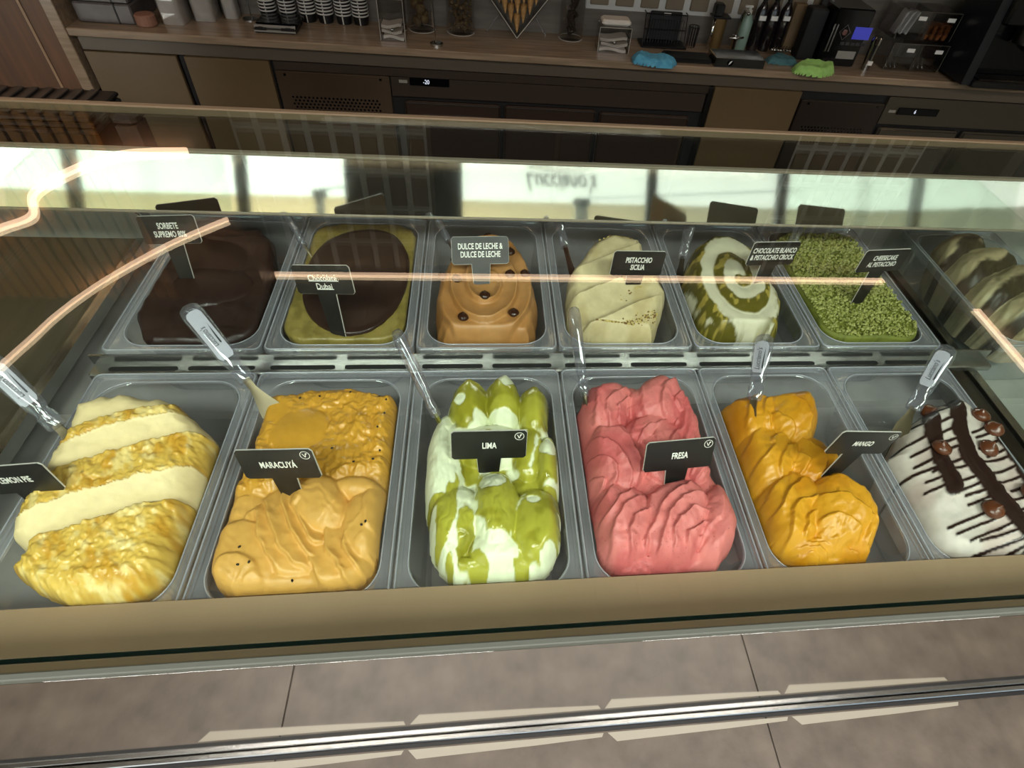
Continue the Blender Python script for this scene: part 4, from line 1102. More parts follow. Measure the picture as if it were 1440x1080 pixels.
# ---- black louvred till / tray stack left of the case
pa = atz(20, 146, 1.0); 
tl = thing('tray_stack', (-1.13, 0.72, 0.0), 'stack of dark slatted trays on a stand beside the display case', 'trays')
wchild('stand', MB().box(-1.42, -0.99, 0.64, 0.75, 0.0, 0.9545, 0.004), M_blackm, tl)
for k in range(3):
    tr = wchild('tray', MB().box(-1.46, -0.965+0.0*k, 0.62, 0.76, 0.955+0.014*k, 0.966+0.014*k, 0.003), M_black, tl)
for k in range(15):
    x = -1.45+0.031*k
    wchild('slat', MB().box(x, x+0.016, 0.63, 0.752, 0.9942, 0.999, 0.001), mat('slat_grey', (52, 46, 42), 0.4), tl)
single('card_holder', MB().box(-0.955, -0.90, 0.66, 0.72, 0.955, 0.985, 0.01).box(-0.95, -0.905, 0.665, 0.715, 0.0, 0.955), mat('brown_case', (66, 52, 44), 0.45), 'small rounded brown holder on a slim post beside the slatted trays', 'holder')

# ---- cartons and wrapped packs at the left end
def carton(x0, x1, d0, d1, z0, z1, m, label):
    c_ = thing('carton', ((x0+x1)/2, 1.41+d0, z0), label, 'box', 'cartons on the worktop')
    wchild('carton_body', K(MB().box(x0, x1, d0, d1, z0, z1, 0.004)), m, c_)
    wchild('tape', K(MB().box((x0+x1)/2+0.035, (x0+x1)/2+0.04, d0-0.001, d1, z0+0.002, z1+0.0006)), M_blackm, c_)
carton(-1.395, -1.226, 0.035, 0.20, ZT, ZT+0.058, mat('grey_carton', (98, 92, 90), 0.35, c2=(70, 64, 62), scale=9), 'lower grey plastic wrapped carton at the stone end panel')
carton(-1.40, -1.228, 0.04, 0.20, ZT+0.0585, ZT+0.14, mat('grey_carton', (98, 92, 90), 0.35), 'upper grey plastic wrapped carton at the stone end panel')
single('ribbon_roll', K(MB().lathe([(0.026, 0), (0.03, 0.004), (0.03, 0.03), (0.026, 0.034)], -1.196, 0.045, ZT, 18)), mat('peach_paper', (150, 108, 88), 0.6), 'small peach coloured roll between carton and wrapped packs', 'roll')
def pack(u0, u1, v, label, seed):
    a = on(u0, v); b = on(u1, v-2); rn = random.Random(seed); hd_ = min(0.05, (HYW-0.006-a[1])/2.3)
    t = thing('wrapped_pack', ((a[0]+b[0])/2, a[1]+0.05, ZT), label, 'pack', 'plastic wrapped packs')
    m = MB(); rings = []
    for k in range(9):
        z = ZT+0.018*k; r = rrect((b[0]-a[0])/2*(1+0.03*rn.uniform(-1, 0)), hd_*0.92, 0.012, 3)
        rings.append([((a[0]+b[0])/2+x, a[1]+hd_*1.1+y*(1+0.05*rn.uniform(-1, 0)), z) for x, y in r])
    m.loft(rings, True, True)
    wchild('white_contents', m, mat('white_carton', (196, 188, 178), 0.5, c2=(176, 168, 158), scale=14), t, 'auto')
    m2 = MB(); rings = []
    for k in range(10):
        z = ZT+0.0005+0.018*k; r = rrect((b[0]-a[0])/2*1.04+0.002, hd_, 0.014, 4)
        rings.append([((a[0]+b[0])/2+x*(1+0.05*rn.uniform(-1, 1)), a[1]+hd_*1.1+y*(1+0.05*rn.uniform(0, 1)), z) for x, y in r])
    m2.loft(rings, False, True)
    wchild('plastic_film', m2, M_acryl, t)
pack(227, 262, 36, 'white wrapped pack next to the peach roll', 1)
pack(272, 305, 31, 'middle white wrapped pack of the three', 2)
pack(315, 337, 27, 'white wrapped pack next to the ring stand', 3)
b = on(352, 27)
rs = thing('ring_stand', tuple(b), 'small chrome ring stand between wrapped packs and paper cups', 'stand')
wchild('foot', MB().lathe([(0.024, 0), (0.024, 0.003), (0.012, 0.006)], b[0], b[1], ZT, 20), M_steel, rs, 'auto')
wchild('stem', MB().tube([(b[0]+0.006, b[1], ZT+0.004), (b[0]+0.004, b[1], ZT+0.08)], 0.002, 6), M_steel, rs)
wchild('ring', MB().tube([(b[0]+0.002+0.022*math.cos(a), b[1]-0.002, ZT+0.085+0.022*math.sin(a)) for a in np.linspace(0, 6.283, 20)], 0.0025, 6), M_white, rs)

# ---- stacks of striped paper cups
ORD = ['lowest', 'second', 'third', 'fourth', 'fifth', 'sixth', 'seventh', 'eighth', 'ninth', 'tenth', 'eleventh', 'topmost']
cupm = None
def cupstack(u, v, n, which, scale=1.0):
    global cupm
    b = on(u, v); b = np.array([b[0], min(b[1]+0.024, HYW-0.030), ZT])
    for k in range(n):
        c_ = thing('paper_cup', (b[0], b[1], ZT+0.0102*k), ORD[k]+' striped paper cup up from the worktop in the stack '+which, 'cup', 'striped paper cups '+which)
        if cupm is None:
            A = child('cup_body', MB().lathe([(0.030, 0.0), (0.0302, 0.001), (0.0345, 0.034)], n=22, cap0=True, cap1=False).xf(lambda p: (p[0]*0.775, p[1]*0.775, p[2]*0.8)), mat('cup_black', (20, 19, 20), 0.45), c_, True)
            B_ = child('rim', MB().lathe([(0.0345, 0.0335), (0.0362, 0.0345), (0.0362, 0.0385), (0.0345, 0.0395)], n=22, cap0=False, cap1=False).xf(lambda p: (p[0]*0.775, p[1]*0.775, p[2]*0.8)), mat('cup_white', (206, 202, 194), 0.45), c_, True)
            Cc = child('logo_stripe', MB().add([(-0.0025, -0.0304, 0.001), (0.0025, -0.0304, 0.001), (0.0025, -0.0344, 0.032), (-0.0025, -0.0344, 0.032)], [(0, 1, 2, 3)]).xf(lambda p: (p[0]*0.775, p[1]*0.775, p[2]*0.8)), mat('cup_white', (206, 202, 194), 0.45), c_)
            cupm = (A.data, B_.data, Cc.data)
        else:
            for n_, d_ in zip(('cup_body', 'rim', 'logo_stripe'), cupm):
                o = link(bpy.data.objects.new(n_, d_)); o.parent = c_
for (u, v, w) in ((381, 24, 'beside the ring stand'), (408, 27, 'second from the ring stand'), (434, 31, 'third from the ring stand'), (458, 33, 'fourth from the ring stand'), (484, 34, 'fifth from the ring stand'), (509, 33, 'nearest the napkin dispenser')):
    cupstack(u, v, 12, w)
# ---- kitchen scale
a = on(357, 47); b = on(412, 51); c_ = on(437, 41)
ks = thing('kitchen_scale', ((a[0]+b[0])/2, a[1]+0.05, ZT), 'flat black kitchen scale with grey front panel before the paper cups', 'scale')
x0, x1, y0 = a[0], b[0]+0.01, a[1]
wchild('base', MB().box(x0, x1, y0+0.004, y0+0.11, ZT+0.001, ZT+0.018, 0.004), M_black, ks)
wchild('front_panel', MB().add([(x0+0.002, y0+0.001, ZT+0.006), (x1-0.002, y0+0.001, ZT+0.006), (x1-0.002, y0+0.014, ZT+0.024), (x0+0.002, y0+0.014, ZT+0.024), (x0+0.002, y0+0.012, ZT+0.004), (x1-0.002, y0+0.012, ZT+0.004)], [(0, 1, 2, 3), (4, 5, 1, 0), (0, 3, 4), (1, 5, 2)]), mat('scale_silver', (150, 146, 138), 0.35, 0.3), ks)
def onpanel(xa, xb, m, nm):
    ya, yb = y0+0.0035, y0+0.0095
    wchild(nm, MB().add([(xa, ya-0.001, ZT+0.0105), (xb, ya-0.001, ZT+0.0105), (xb, yb-0.001, ZT+0.0195), (xa, yb-0.001, ZT+0.0195)], [(0, 1, 2, 3)]), m, ks)
onpanel(x0+0.016, x0+0.03, M_black, 'button'); onpanel(x1-0.032, x1-0.016, M_black, 'button'); onpanel(x0+0.042, x1-0.046, mat('lcd_grey', (118, 118, 108), 0.3), 'lcd')
wchild('pan', MB().box(x0+0.006, x1+0.012, y0+0.016, y0+0.12, ZT+0.024, ZT+0.029, 0.003), M_blackg, ks)
wchild('pan_support', MB().box(x0+0.03, x1-0.02, y0+0.03, y0+0.1, ZT+0.018, ZT+0.024), M_black, ks)

# ---- acrylic napkin dispensers
def dispenser(ul, ur, v, h, label, naps, top=False):
    a = on(ul, v); b = on(ur, v); w = b[0]-a[0]; d = 0.07
    t = thing('napkin_dispenser', ((a[0]+b[0])/2, a[1]+d/2, ZT), label, 'dispenser', 'acrylic napkin dispensers')
    s = MB(); th = 0.003
    s.box(a[0], a[0]+th, a[1], a[1]+d, ZT, ZT+h); s.box(b[0]-th, b[0], a[1], a[1]+d, ZT, ZT+h); s.box(a[0]+th, b[0]-th, a[1]+d-th, a[1]+d, ZT, ZT+h)
    s.box(a[0]+th, b[0]-th, a[1], a[1]+th, ZT, ZT+h); s.box(a[0], b[0], a[1], a[1]+d, ZT+h, ZT+h+th)
    wchild('acrylic_shell', s, M_acryl, t)
    e = MB()
    for x in (a[0], b[0]):
        e.tube([(x, a[1], ZT+0.001), (x, a[1], ZT+h)], 0.0012, 5)
    e.tube([(a[0], a[1], ZT+h), (b[0], a[1], ZT+h)], 0.0012, 5)
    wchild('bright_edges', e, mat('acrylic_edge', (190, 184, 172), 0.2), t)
    k_ = MB().lathe([(0.004, 0), (0.006, 0.004), (0.004, 0.008)], 0, 0, 0, 12).xf(lambda p: ((a[0]+b[0])/2+p[0], a[1]-p[2], ZT+0.036+p[1]))
    wchild('knob', k_, M_steel, t, True)
    rn = random.Random(int(ul))
    for k in range(naps):
        z = ZT+0.0052+0.0172*k; xx = rn.uniform(-0.003, 0.003)
        m = MB(); nseg = 8; r0 = []
        for q in range(nseg+1):
            f = q/nseg; x = a[0]+0.0075+xx+(w-0.015)*f
            zz = z+0.004*math.sin(f*5+k*1.7)+0.001*rn.uniform(-1, 1)
            r0.append([(x, a[1]+0.005, zz), (x, a[1]+d-0.01, zz), (x, a[1]+d-0.01, zz+0.0085), (x, a[1]+0.007, zz+0.0085)])
        m.loft(r0, True, True)
        single('napkin_pack', m, mat('napkin_white', (224, 214, 200), 0.8), ('lowest', 'middle', 'uppermost')[k]+' folded white napkins in the '+label, 'napkins', 'napkins in dispensers')
    if top:
        single('napkin_pack', MB().box(a[0]+0.006, b[0]-0.004, a[1]+0.004, a[1]+d-0.008, ZT+h+0.0035, ZT+h+0.022, 0.006), mat('napkin_white', (224, 214, 200), 0.8), 'folded white napkins on top of the acrylic dispenser beside the dish rack', 'napkins')
    return t
dispenser(536, 571, 57, 0.125, 'acrylic dispenser beside the paper cups', 3)
dispenser(840, 882, 74, 0.082, 'acrylic dispenser beside the dish rack', 3, True)
# ---- tall glass jars with dried filling
def jar(u, v, rpx, h, label, kind):
    b = on(u, v); r = rpx*0.0026*0.98
    b = np.array([b[0], min(b[1]+r, HYW-0.003-r), ZT])
    t = thing('glass_jar', tuple(b), label, 'jar', 'tall glass jars')
    wchild('glass', MB().lathe([(r, 0.0), (r, h)], b[0], b[1], ZT, 26, True, False), M_acryl, t, True)
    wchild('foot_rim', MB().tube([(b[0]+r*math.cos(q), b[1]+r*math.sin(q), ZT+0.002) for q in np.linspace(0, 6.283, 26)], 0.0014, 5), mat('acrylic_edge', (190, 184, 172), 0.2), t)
    rn = random.Random(int(u)); f = MB()
    if kind == 'branch':
        for k in range(7):
            z0 = rn.uniform(0, h*0.6); pts = []
            for q in range(6): pts.append((b[0]+rn.uniform(-0.4, 0.4)*r, b[1]+rn.uniform(-0.4, 0.4)*r, ZT+0.005+z0+q*h*0.075))
            f.tube(pts, [0.004+0.004*rn.random() for _ in pts], 6)
        nm, m = 'dried_branch', mat('dark_branch', (44, 32, 24), 0.7, c2=(26, 18, 14), scale=60)
    else:
        n_ = 26 if kind == 'pods' else 160
        for k in range(n_):
            s_ = rn.uniform(0.7, 1.2)*(0.017 if kind == 'pods' else 0.007)
            q = rn.uniform(0, 6.28); rr_ = (r-s_*0.9)*math.sqrt(rn.random())*0.9
            f.ell((b[0]+rr_*math.cos(q), b[1]+rr_*math.sin(q), ZT+0.006+s_*0.8+(h*0.85)*k/n_), (s_*rn.uniform(.7, 1.1), s_*rn.uniform(.7, 1.1), s_*rn.uniform(.7, 1.2)), 7, 4)
        nm, m = 'dried_filling', mat('dried_'+kind, (120, 98, 62), 0.8, c2=(74, 58, 34), scale=90, bump=0.5)
    o = wchild(nm, f, m, t, True); o['kind'] = 'stuff'
jar(593, 45, 18, 0.2, 'glass jar of dried pods behind the metal spike', 'pods')
jar(648, 47, 19, 0.2, 'glass jar of dried seed heads beside the cone stand', 'seeds')
jar(803, 58, 17, 0.2, 'glass jar holding a dark twisted branch', 'branch')
b = on(614, 63)
sp = thing('receipt_spike', tuple(b), 'thin chrome receipt spike on a round foot at the worktop edge', 'spike')
wchild('foot', MB().lathe([(0.022, 0), (0.022, 0.006), (0.018, 0.008)], b[0], b[1], ZT, 18), M_mirror, sp, 'auto')
wchild('rod', MB().tube([(b[0]-0.002, b[1], ZT+0.006), (b[0]-0.006, b[1], ZT+0.125)], 0.0016, 6), M_mirror, sp)
wchild('tip', MB().ell((b[0]-0.006, b[1], ZT+0.126), (0.0028, 0.0028, 0.0028), 8, 5), M_mirror, sp)
# ---- acrylic V stand with wafer cones
b = on(727, 56); by = b[1]+0.01
cs = thing('cone_stand', (b[0], by, ZT), 'diamond shaped clear acrylic stand filled with wafer cones', 'stand')
S_ = 0.15
w = MB()
for sg in (-1, 1):
    w.prism([(b[0], ZT+0.001), (b[0]+sg*S_*0.78, ZT+S_), (b[0]+sg*(S_*0.78+0.004), ZT+S_-0.002), (b[0]+sg*0.004, ZT+0.001)], by, min(by+0.10, HYW-0.004), 'y')
wchild('acrylic_sides', w, M_acryl, cs)
e_ = MB()
for sg in (-1, 1): e_.tube([(b[0], by, ZT+0.002), (b[0]+sg*S_*0.78, by, ZT+S_)], 0.0016, 5)
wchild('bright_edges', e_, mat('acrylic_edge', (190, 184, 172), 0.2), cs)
for sg in (-1, 1):
    wchild('foot', MB().prism([(b[0]+sg*0.055, ZT+0.07), (b[0]+sg*0.105, ZT+0.001), (b[0]+sg*0.11, ZT+0.001), (b[0]+sg*0.06, ZT+0.072)], by+0.045, by+0.055, 'y'), M_acryl, cs)
M_cone = mat('wafer_cone', (196, 152, 92), 0.6, c2=(168, 122, 66), scale=120, bump=0.4)
ORDR = ['one', 'two', 'three', 'four', 'five', 'six']
cm = None
for row in range(6):
    for q in range(row+1):
        x = b[0]+(q-row/2)*0.042; z = ZT+0.03+row*0.030
        if abs(x-b[0])+0.012 > (z-ZT)*0.78+0.012: continue
        if cm is None:
            o = obj('wafer_cone', MB().lathe([(0.001, 0), (0.006, 0.018), (0.0115, 0.045), (0.014, 0.06)], n=14), M_cone, None, True, base=(0, 0, 0)); cm = o.data
        else:
            o = link(bpy.data.objects.new('wafer_cone', cm))
        o.location = (x, by+0.012+0.006*(row % 2), z-0.014); o.rotation_euler = (math.radians(-38), math.radians((x-b[0])*120), 0)
        tag(o, 'tan wafer cone in row '+ORDR[row]+' up from the tip of the diamond acrylic stand', 'cone', 'wafer cones in row '+ORDR[row])
# ---- dish rack, cloths, sink things
def wire(pts, r, m, nm, par): wchild(nm, MB().tube(pts, r, 5), m, par)
a = on(903, 66); b = on(962, 72); x0, x1, y0 = a[0], b[0], a[1]; y1 = min(a[1]+0.09, HYW-0.02)
dr = thing('dish_rack', ((x0+x1)/2, y0, ZT), 'black wire dish rack standing in front of the wall tiles', 'dish rack')
H_ = 0.10
for x in (x0, x1): wire([(x, y0, ZT+0.004), (x+0.006, y0+0.05, ZT+H_), (x+0.006, y1, ZT+H_)], 0.0022, M_black, 'end_frame', dr)
for z in (0.05, H_): wire([(x0+0.004, y0+0.04, ZT+z), (x1+0.004, y0+0.04, ZT+z)], 0.0022, M_black, 'rail', dr)
for k in range(14):
    x = x0+0.012+(x1-x0-0.02)*k/13
    wire([(x, y0+0.03, ZT+0.008), (x+0.004, y0+0.042, ZT+H_*0.8), (x+0.004, y1, ZT+H_*0.75)], 0.0014, M_black, 'wire_rib', dr)
wchild('back_board', MB().box(x0+0.025, x1-0.012, y0+0.055, y0+0.063, ZT+0.01, ZT+H_+0.004, 0.002), M_blackm, dr)
wchild('drip_tray', MB().box(x0-0.006, x1+0.010, y0-0.01, y1, ZT+0.0005, ZT+0.008, 0.002), M_black, dr)
wchild('white_tag', MB().box((x0+x1)/2-0.004, (x0+x1)/2+0.022, y0+0.052, y0+0.0545, ZT+H_-0.006, ZT+H_+0.001), M_white, dr)
cb_ = thing('cutlery_basket', (x1+0.035, y0+0.03, ZT), 'small black wire basket at the end of the dish rack', 'basket')
for k in range(12):
    q = 2*math.pi*k/12
    wire([(x1+0.034+0.016*math.cos(q), y0+0.03+0.016*math.sin(q), ZT+0.001), (x1+0.034+0.019*math.cos(q), y0+0.03+0.019*math.sin(q), ZT+0.07)], 0.0013, M_black, 'wire_rib', cb_)
wire([(x1+0.034+0.019*math.cos(q), y0+0.03+0.019*math.sin(q), ZT+0.07) for q in np.linspace(0, 6.283, 16)], 0.0016, M_black, 'rim_wire', cb_)
mt = on(940, 88); mt2 = on(1003, 91)
single('drain_mat', MB().box(mt[0]-0.01, mt2[0]-0.008, mt[1], mt[1]+0.075, ZT+0.0005, ZT+0.016, 0.004), M_black, 'flat black drain mat between dish rack and steel basin', 'mat')
def cloth(pts, z, h, m, label, seed):
    P = [on(u, v) for u, v in pts]; poly = [(p[0], p[1]) for p in P]
    xs = [p[0] for p in poly]; ys = [p[1] for p in poly]
    nx, ny = 46, 34
    X, Y = np.meshgrid(np.linspace(min(xs)-.004, max(xs)+.004, nx), np.linspace(min(ys)-.004, max(ys)+.004, ny))
    sd = sdpoly(X, Y, poly)
    Hh = np.sqrt(np.clip(sd/0.016, 0, 1))*h*(0.45+0.5*ridged(X, Y, 0.05, seed, 2)+0.10*fbm(X, Y, 0.03, seed+5, 2))
    m_ = MB(); idx = -np.ones(X.shape, int); vs = []
    keep = sd > -0.003
    for j in range(ny):
        for i in range(nx):
            if keep[j, i]: idx[j, i] = len(vs); vs.append((X[j, i], Y[j, i], ZT+0.0008+max(0, Hh[j, i])))
    fs = [(idx[j, i], idx[j, i+1], idx[j+1, i+1], idx[j+1, i]) for j in range(ny-1) for i in range(nx-1) if min(idx[j, i], idx[j, i+1], idx[j+1, i+1], idx[j+1, i]) >= 0]
    m_.add(vs, fs)
    return single('cleaning_cloth', m_, m, label, 'cloth', 'cleaning cloths', smooth=True)
cloth([(888, 82), (905, 78), (925, 84), (952, 92), (945, 97), (925, 96), (905, 93), (890, 90)], ZT, 0.034, mat('blue_cloth', (96, 172, 200), 0.9, c2=(76, 150, 182), scale=60, bump=0.4), 'folded light blue cleaning cloth on the worktop edge', 301)
cloth([(1113, 98), (1125, 92), (1150, 94), (1172, 100), (1172, 106), (1155, 110), (1130, 107), (1115, 104)], ZT, 0.034, mat('green_cloth', (168, 214, 122), 0.9, c2=(150, 200, 104), scale=60, bump=0.4), 'crumpled lime green cleaning cloth on the worktop edge', 311)
cloth([(1076, 84), (1090, 78), (1118, 86), (1122, 93), (1098, 92), (1080, 90)], ZT, 0.022, mat('teal_cloth', (76, 122, 128), 0.9, c2=(60, 100, 108), scale=60, bump=0.4), 'dark teal cleaning cloth under the chrome tools', 321)
# steel basin with round emblem
a = on(1004, 94); b = on(1073, 98)
sb = thing('steel_basin', ((a[0]+b[0])/2, a[1]+0.04, ZT), 'small brushed steel rinse basin with a round emblem on its front', 'basin')
x0, x1, y0 = a[0], b[0], a[1]
w_ = MB(); w_.box(x0, x1, y0, y0+0.004, ZT+0.001, ZT+0.03, 0.001).box(x0, x1, y0+0.09, y0+0.094, ZT+0.001, ZT+0.03).box(x0, x0+0.004, y0+0.004, y0+0.09, ZT+0.001, ZT+0.03).box(x1-0.004, x1, y0+0.004, y0+0.09, ZT+0.001, ZT+0.03).box(x0, x1, y0, y0+0.094, ZT+0.0005, ZT+0.003)
wchild('basin_walls', w_, M_steel, sb)
wchild('emblem', MB().lathe([(0.011, 0), (0.011, 0.0008)], 0, 0, 0, 20).xf(lambda p: (x0+0.055+p[0], y0-p[2], ZT+0.016+p[1])), M_blackg, sb)
wchild('emblem_leaf', MB().add([(x0+0.049, y0-0.0012, ZT+0.009), (x0+0.055, y0-0.0012, ZT+0.012), (x0+0.062, y0-0.0012, ZT+0.024), (x0+0.053, y0-0.0012, ZT+0.020)], [(0, 1, 2, 3)]), M_white, sb)
# chrome tap
b = on(1027, 77)
tp = thing('tap', (b[0], b[1], ZT), 'chrome tap with lever beside the soap bottle', 'tap')
wchild('tap_base', MB().lathe([(0.013, 0), (0.013, 0.006), (0.009, 0.01), (0.009, 0.05), (0.012, 0.055), (0.012, 0.066)], b[0], b[1], ZT, 16), M_mirror, tp, 'auto')
wchild('spout', MB().tube(curve([(b[0], b[1], ZT+0.06), (b[0]+0.004, b[1], ZT+0.12), (b[0]+0.006, b[1]-0.01, ZT+0.15), (b[0]+0.004, b[1]-0.05, ZT+0.15)], 5), 0.006, 10), M_mirror, tp, True)
wchild('lever', MB().tube([(b[0]-0.026, b[1]-0.01, ZT+0.058), (b[0]+0.028, b[1]-0.006, ZT+0.062)], 0.0045, 8), M_mirror, tp, True)
def bottle(u, v, r, h, m, label, capm=None, nm='bottle', cat='bottle', group=None, prof=None, capnm='cap', lab=False):
    b = on(u, v); b = np.array([b[0], min(b[1]+r, HYW-0.017-r), ZT])
    t = thing(nm, tuple(b), label, cat, group)
    wchild('bottle_body', MB().lathe([(x*r, y*h) for x, y in (prof or ((0.96, 0), (1, 0.02), (1, 0.70), (0.55, 0.82), (0.4, 0.86)))], b[0], b[1], ZT, 20), m, t, 'auto')
    z = ZT+h*(prof or ((0, 0.86),))[-1][1]
    if capm:
        wchild(capnm, MB().lathe([(r*0.42, 0), (r*0.42, h*0.08), (r*0.2, h*0.085), (r*0.2, h*0.14)], b[0], b[1], z, 14).box(b[0]-r*0.9, b[0]+r*0.35, b[1]-0.005, b[1]+0.005, z+h*0.13, z+h*0.17), capm, t, 'auto')
    if lab:
        wchild('paper_label', MB().box(b[0]-r*0.6, b[0]+r*0.6, b[1]-r-0.001, b[1]-r*0.75, z-h*0.30, z-h*0.22), M_white, t)
    return t
bottle(1040, 76, 0.022, 0.15, mat('soap_green', (132, 156, 142), 0.25), 'pale green pump soap bottle beside the chrome tap', mat('pump_white', (206, 206, 200), 0.4), 'soap_bottle', 'bottle', None, None, 'pump')
MSY = mat('dark_syrup', (28, 22, 24), 0.15)
for u, w in ((1058, 'next to the soap bottle'), (1074, 'between two other syrup bottles'), (1091, 'next to the cardboard box')):
    bottle(u, 73, 0.0205, 0.19, MSY, 'dark syrup bottle with small white label '+w, M_black, 'syrup_bottle', 'bottle', 'dark syrup bottles', None, 'cap', True)
b = on(1001, 71)
gd_ = thing('bar_dispenser', (b[0], b[1]+0.03, ZT), 'brass and chrome bar dispenser with black top by the wall', 'dispenser')
wchild('brass_body', MB().lathe([(0.024, 0.0), (0.024, 0.105)], b[0]+0.014, b[1]+0.030, ZT, 24), mat('brass_brushed', (150, 122, 78), 0.3, 0.7), gd_, 'auto')
wchild('chrome_tube', MB().tube([(b[0]-0.014, b[1]+0.012, ZT), (b[0]-0.014, b[1]+0.012, ZT+0.1055)], 0.006, 10), M_mirror, gd_, True)
wchild('black_top', MB().box(b[0]-0.024, b[0]+0.042, b[1]+0.002, b[1]+0.05, ZT+0.105, ZT+0.111).box(b[0]-0.022, b[0]+0.012, b[1]+0.006, b[1]+0.04, ZT+0.111, ZT+0.15, 0.004), M_black, gd_)
# cardboard box and chrome tools
b = on(1112, 74)
single('cardboard_box', MB().box(b[0]-0.034, b[0]+0.012, b[1]+0.012, HYW-0.016, ZT, ZT+0.16, 0.002), mat('cardboard', (122, 100, 72), 0.8, c2=(112, 92, 66), scale=10), 'brown cardboard box behind the chrome tools', 'box')
b = on(1105, 82); rn = random.Random(9)
for k in range(7):
    x = b[0]-0.062+0.0115*k; y = b[1]+0.004
    t = thing('steel_scoop', (x, y, ZT+0.02), 'small chrome scoop heaped on the teal cloth', 'scoop', 'chrome scoops on the teal cloth')
    an = 0.9; dx, dy = math.cos(an), math.sin(an)
    wchild('shaft', MB().tube([(x, y, ZT+0.024), (x+0.035*dx, y+0.035*dy, ZT+0.030)], 0.0022, 7), M_steel, t, True)
    wchild('bowl', MB().ell((x-0.006*dx, y-0.006*dy, ZT+0.027), (0.0055, 0.0075, 0.005), 10, 6), M_mirror, t, True)
# black card terminal machine with blue screen
a = on(1150, 92); b = on(1200, 96)
cm_ = thing('coffee_grinder', ((a[0]+b[0])/2, a[1]+0.06, ZT), 'black machine with blue screen and diamond badge on the worktop', 'machine')
x0, x1, y0 = a[0], b[0], a[1]
wchild('body', MB().box(x0, x1, y0, y0+0.15, ZT, ZT+0.19, 0.004), M_blackg, cm_)
wchild('screen', MB().box(x0+0.085, x0+0.15, y0-0.002, y0, ZT+0.095, ZT+0.135), mat('blue_screen', (60, 64, 170), 0.3, emit=(70, 74, 190), est=0.35), cm_)
bd = MB().tube([(x0+0.052+0.02*math.cos(q), y0-0.001, ZT+0.115+0.025*math.sin(q)) for q in (0, math.pi/2, math.pi, 1.5*math.pi, 2*math.pi)], 0.0012, 4)
wchild('badge', bd, mat('badge_line', (120, 110, 110), 0.4), cm_)
wchild('badge_centre', MB().ell((x0+0.052, y0-0.001, ZT+0.115), (0.009, 0.002, 0.011), 8, 5), mat('badge_red', (120, 78, 70), 0.4), cm_)
for k in range(5):
    wchild('key', MB().box(x0+0.05+0.02*k, x0+0.066+0.02*k, y0-0.002, y0, ZT+0.074, ZT+0.084), mat('key_grey', (52, 52, 54), 0.4), cm_)
wchild('notice', MB().box(x0+0.055, x0+0.125, y0-0.0015, y0, ZT+0.028, ZT+0.054), mat('notice_grey', (150, 148, 140), 0.5), cm_)
for k, m_ in ((0, M_steel), (1, M_steel)):
    wchild('side_strip', MB().box(x0+0.002+0.012*k, x0+0.007+0.012*k, y0-0.002, y0, ZT+0.05, ZT+0.14), m_, cm_)
single('flat_black_case', MB().box(x0-0.070, x0-0.006, y0+0.045, y0+0.10, ZT, ZT+0.17, 0.004), M_blackm, 'plain matt black case beside the machine with blue screen', 'case')
b = on(1218, 100)
ms = thing('steel_tumbler', (b[0], b[1]+0.016, ZT), 'tall clear and steel tumbler beside the acrylic bins', 'tumbler')
wchild('tumbler_body', MB().lathe([(0.014, 0), (0.017, 0.085), (0.0175, 0.088)], b[0], b[1]+0.016, ZT, 18), M_steel, ms, 'auto')
wchild('lid', MB().lathe([(0.019, 0), (0.019, 0.02), (0.015, 0.024)], b[0], b[1]+0.016, ZT+0.0885, 18), M_mirror, ms, 'auto')
wchild('paper_label', MB().box(b[0]-0.008, b[0]+0.01, b[1]-0.0015, b[1]+0.004, ZT+0.02, ZT+0.034), M_white, ms)
# acrylic bins
a = on(1240, 98); b = on(1318, 103)
ab = thing('acrylic_bins', ((a[0]+b[0])/2, a[1]+0.06, ZT), 'tiered clear acrylic bins of pods and sachets beside the coffee machine', 'bins')
x0, x1, y0 = a[0], b[0], a[1]; wd_ = (x1-x0)/2
for r in range(2):
    for q in range(2):
        xa = x0+wd_*q; za = ZT+0.003+0.1*r
        bx_ = MB(); yb_ = y0+0.02*r
        bx_.box(xa+0.002, xa+0.005, yb_, yb_+0.12, za, za+0.09).box(xa+wd_-0.005, xa+wd_-0.002, yb_, yb_+0.12, za, za+0.09).box(xa+0.005, xa+wd_-0.005, yb_+0.117, yb_+0.12, za, za+0.09).box(xa+0.005, xa+wd_-0.005, yb_, yb_+0.003, za+0.02, za+0.09).box(xa+0.002, xa+wd_-0.002, yb_, yb_+0.12, za-0.003, za)
        bn = wchild('bin', bx_, M_acryl, ab)
        eg = MB().tube([(xa+0.003, yb_-0.001, za), (xa+0.003, yb_-0.001, za+0.09), (xa+wd_-0.003, yb_-0.001, za+0.09), (xa+wd_-0.003, yb_-0.001, za)], 0.0011, 4)
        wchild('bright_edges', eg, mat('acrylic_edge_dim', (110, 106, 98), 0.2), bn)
        wchild('paper_label', MB().box(xa+wd_*0.55, xa+wd_*0.82, yb_-0.0025, yb_-0.0012, za+0.062, za+0.075), M_white, bn)
rn = random.Random(4)
for k in range(24):
    q = k % 8; l = k//8
    p = (x0+wd_+0.019+(wd_-0.038)*(q % 4)/3, y0+0.037+0.026*(q//4), ZT+0.1035+0.0158*l)
    single('coffee_pod', MB().lathe([(0.0075, 0), (0.0100, 0.0145), (0.0118, 0.0157)], p[0], p[1], p[2], 12), mat('pod_copper', (140, 86, 48), 0.35, 0.5), 'copper coloured coffee pod stacked in the upper acrylic bin', 'coffee pod', 'coffee pods in the acrylic bin', smooth='auto')
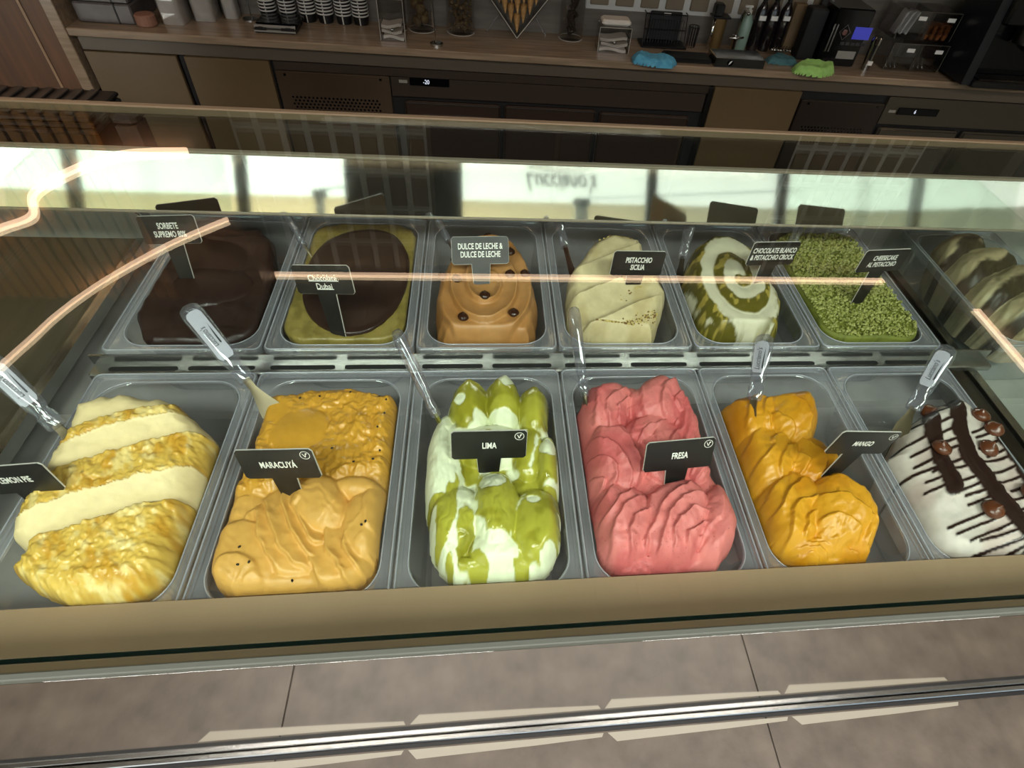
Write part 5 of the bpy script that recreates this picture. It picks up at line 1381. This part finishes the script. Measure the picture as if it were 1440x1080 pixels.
for k in range(5):
    x = x0+0.012+0.011*k; z = ZT+0.11
    m_ = MB().box(-0.0035, 0.0035, 0, 0.04, 0, 0.075, 0.003).xf(lambda p: (x+p[0]+0.25*p[2], y0+0.04+0.012*(k % 2)+p[1], z+p[2]))
    single('sugar_sachet', m_, mat('sachet_white', (190, 190, 190), 0.6), 'white paper sachet standing in the upper acrylic bin', 'sachet', 'white sachets in the acrylic bin')
for q in range(2):
    for k in range(3):
        x = x0+wd_*q+0.02+0.018*k
        single('teaspoon', MB().tube([(x, y0+0.02, ZT+0.008), (x+0.02, y0+0.06, ZT+0.03)], 0.0022, 6).ell((x, y0+0.018, ZT+0.008), (0.005, 0.006, 0.003), 8, 5), M_steel, 'small steel spoon lying in the '+('clear bin beside the tumbler' if q == 0 else 'clear bin beside the coffee machine'), 'spoon', 'spoons in the acrylic bins '+('beside the tumbler' if q == 0 else 'beside the coffee machine'), smooth=True)
# black coffee machine
a = on(1338, 112); x0 = max(a[0]-0.03, x1+0.004); y0 = on(1440, 129)[1]
co = thing('coffee_machine', (x0+0.35, y0+0.1, ZT), 'large glossy black coffee machine at the end of the worktop', 'coffee machine')
M_navy = mat('navy_black', (16, 19, 25), 0.3)
wchild('side_panel', MB().prism([(y0+0.0, ZT+0.012), (y0+0.19, ZT+0.012), (y0+0.19, ZT+0.42), (y0+0.04, ZT+0.42)], x0, x0+0.035, 'x'), M_navy, co)
wchild('body', MB().box(x0+0.036, x0+0.75, y0+0.06, y0+0.19, ZT+0.012, ZT+0.42, 0.006), M_blackg, co)
wchild('drip_tray', MB().box(x0+0.036, x0+0.75, y0-0.01, y0+0.06, ZT+0.006, ZT+0.03, 0.004), M_black, co)
wchild('drip_grid', MB().box(x0+0.06, x0+0.74, y0+0.0, y0+0.055, ZT+0.03, ZT+0.034, 0.001), M_darksteel, co)
for k in range(2):
    gx = x0+0.16+0.22*k
    gh = wchild('group_head', MB().lathe([(0.032, 0), (0.034, 0.01), (0.034, 0.05), (0.028, 0.055)], gx, y0+0.03, ZT+0.15, 20), M_darksteel, co, 'auto')
    wchild('portafilter', MB().tube([(gx, y0+0.03, ZT+0.145), (gx+0.01, y0-0.05, ZT+0.135)], 0.009, 10), M_black, gh, True)
wchild('head_unit', MB().box(x0+0.036, x0+0.75, y0-0.0, y0+0.06, ZT+0.205, ZT+0.42, 0.008), M_blackg, co)
for x in (x0+0.05, x0+0.7):
    wchild('foot', MB().lathe([(0.014, 0), (0.014, 0.012)], x, y0+0.1, ZT, 12), M_black, co)
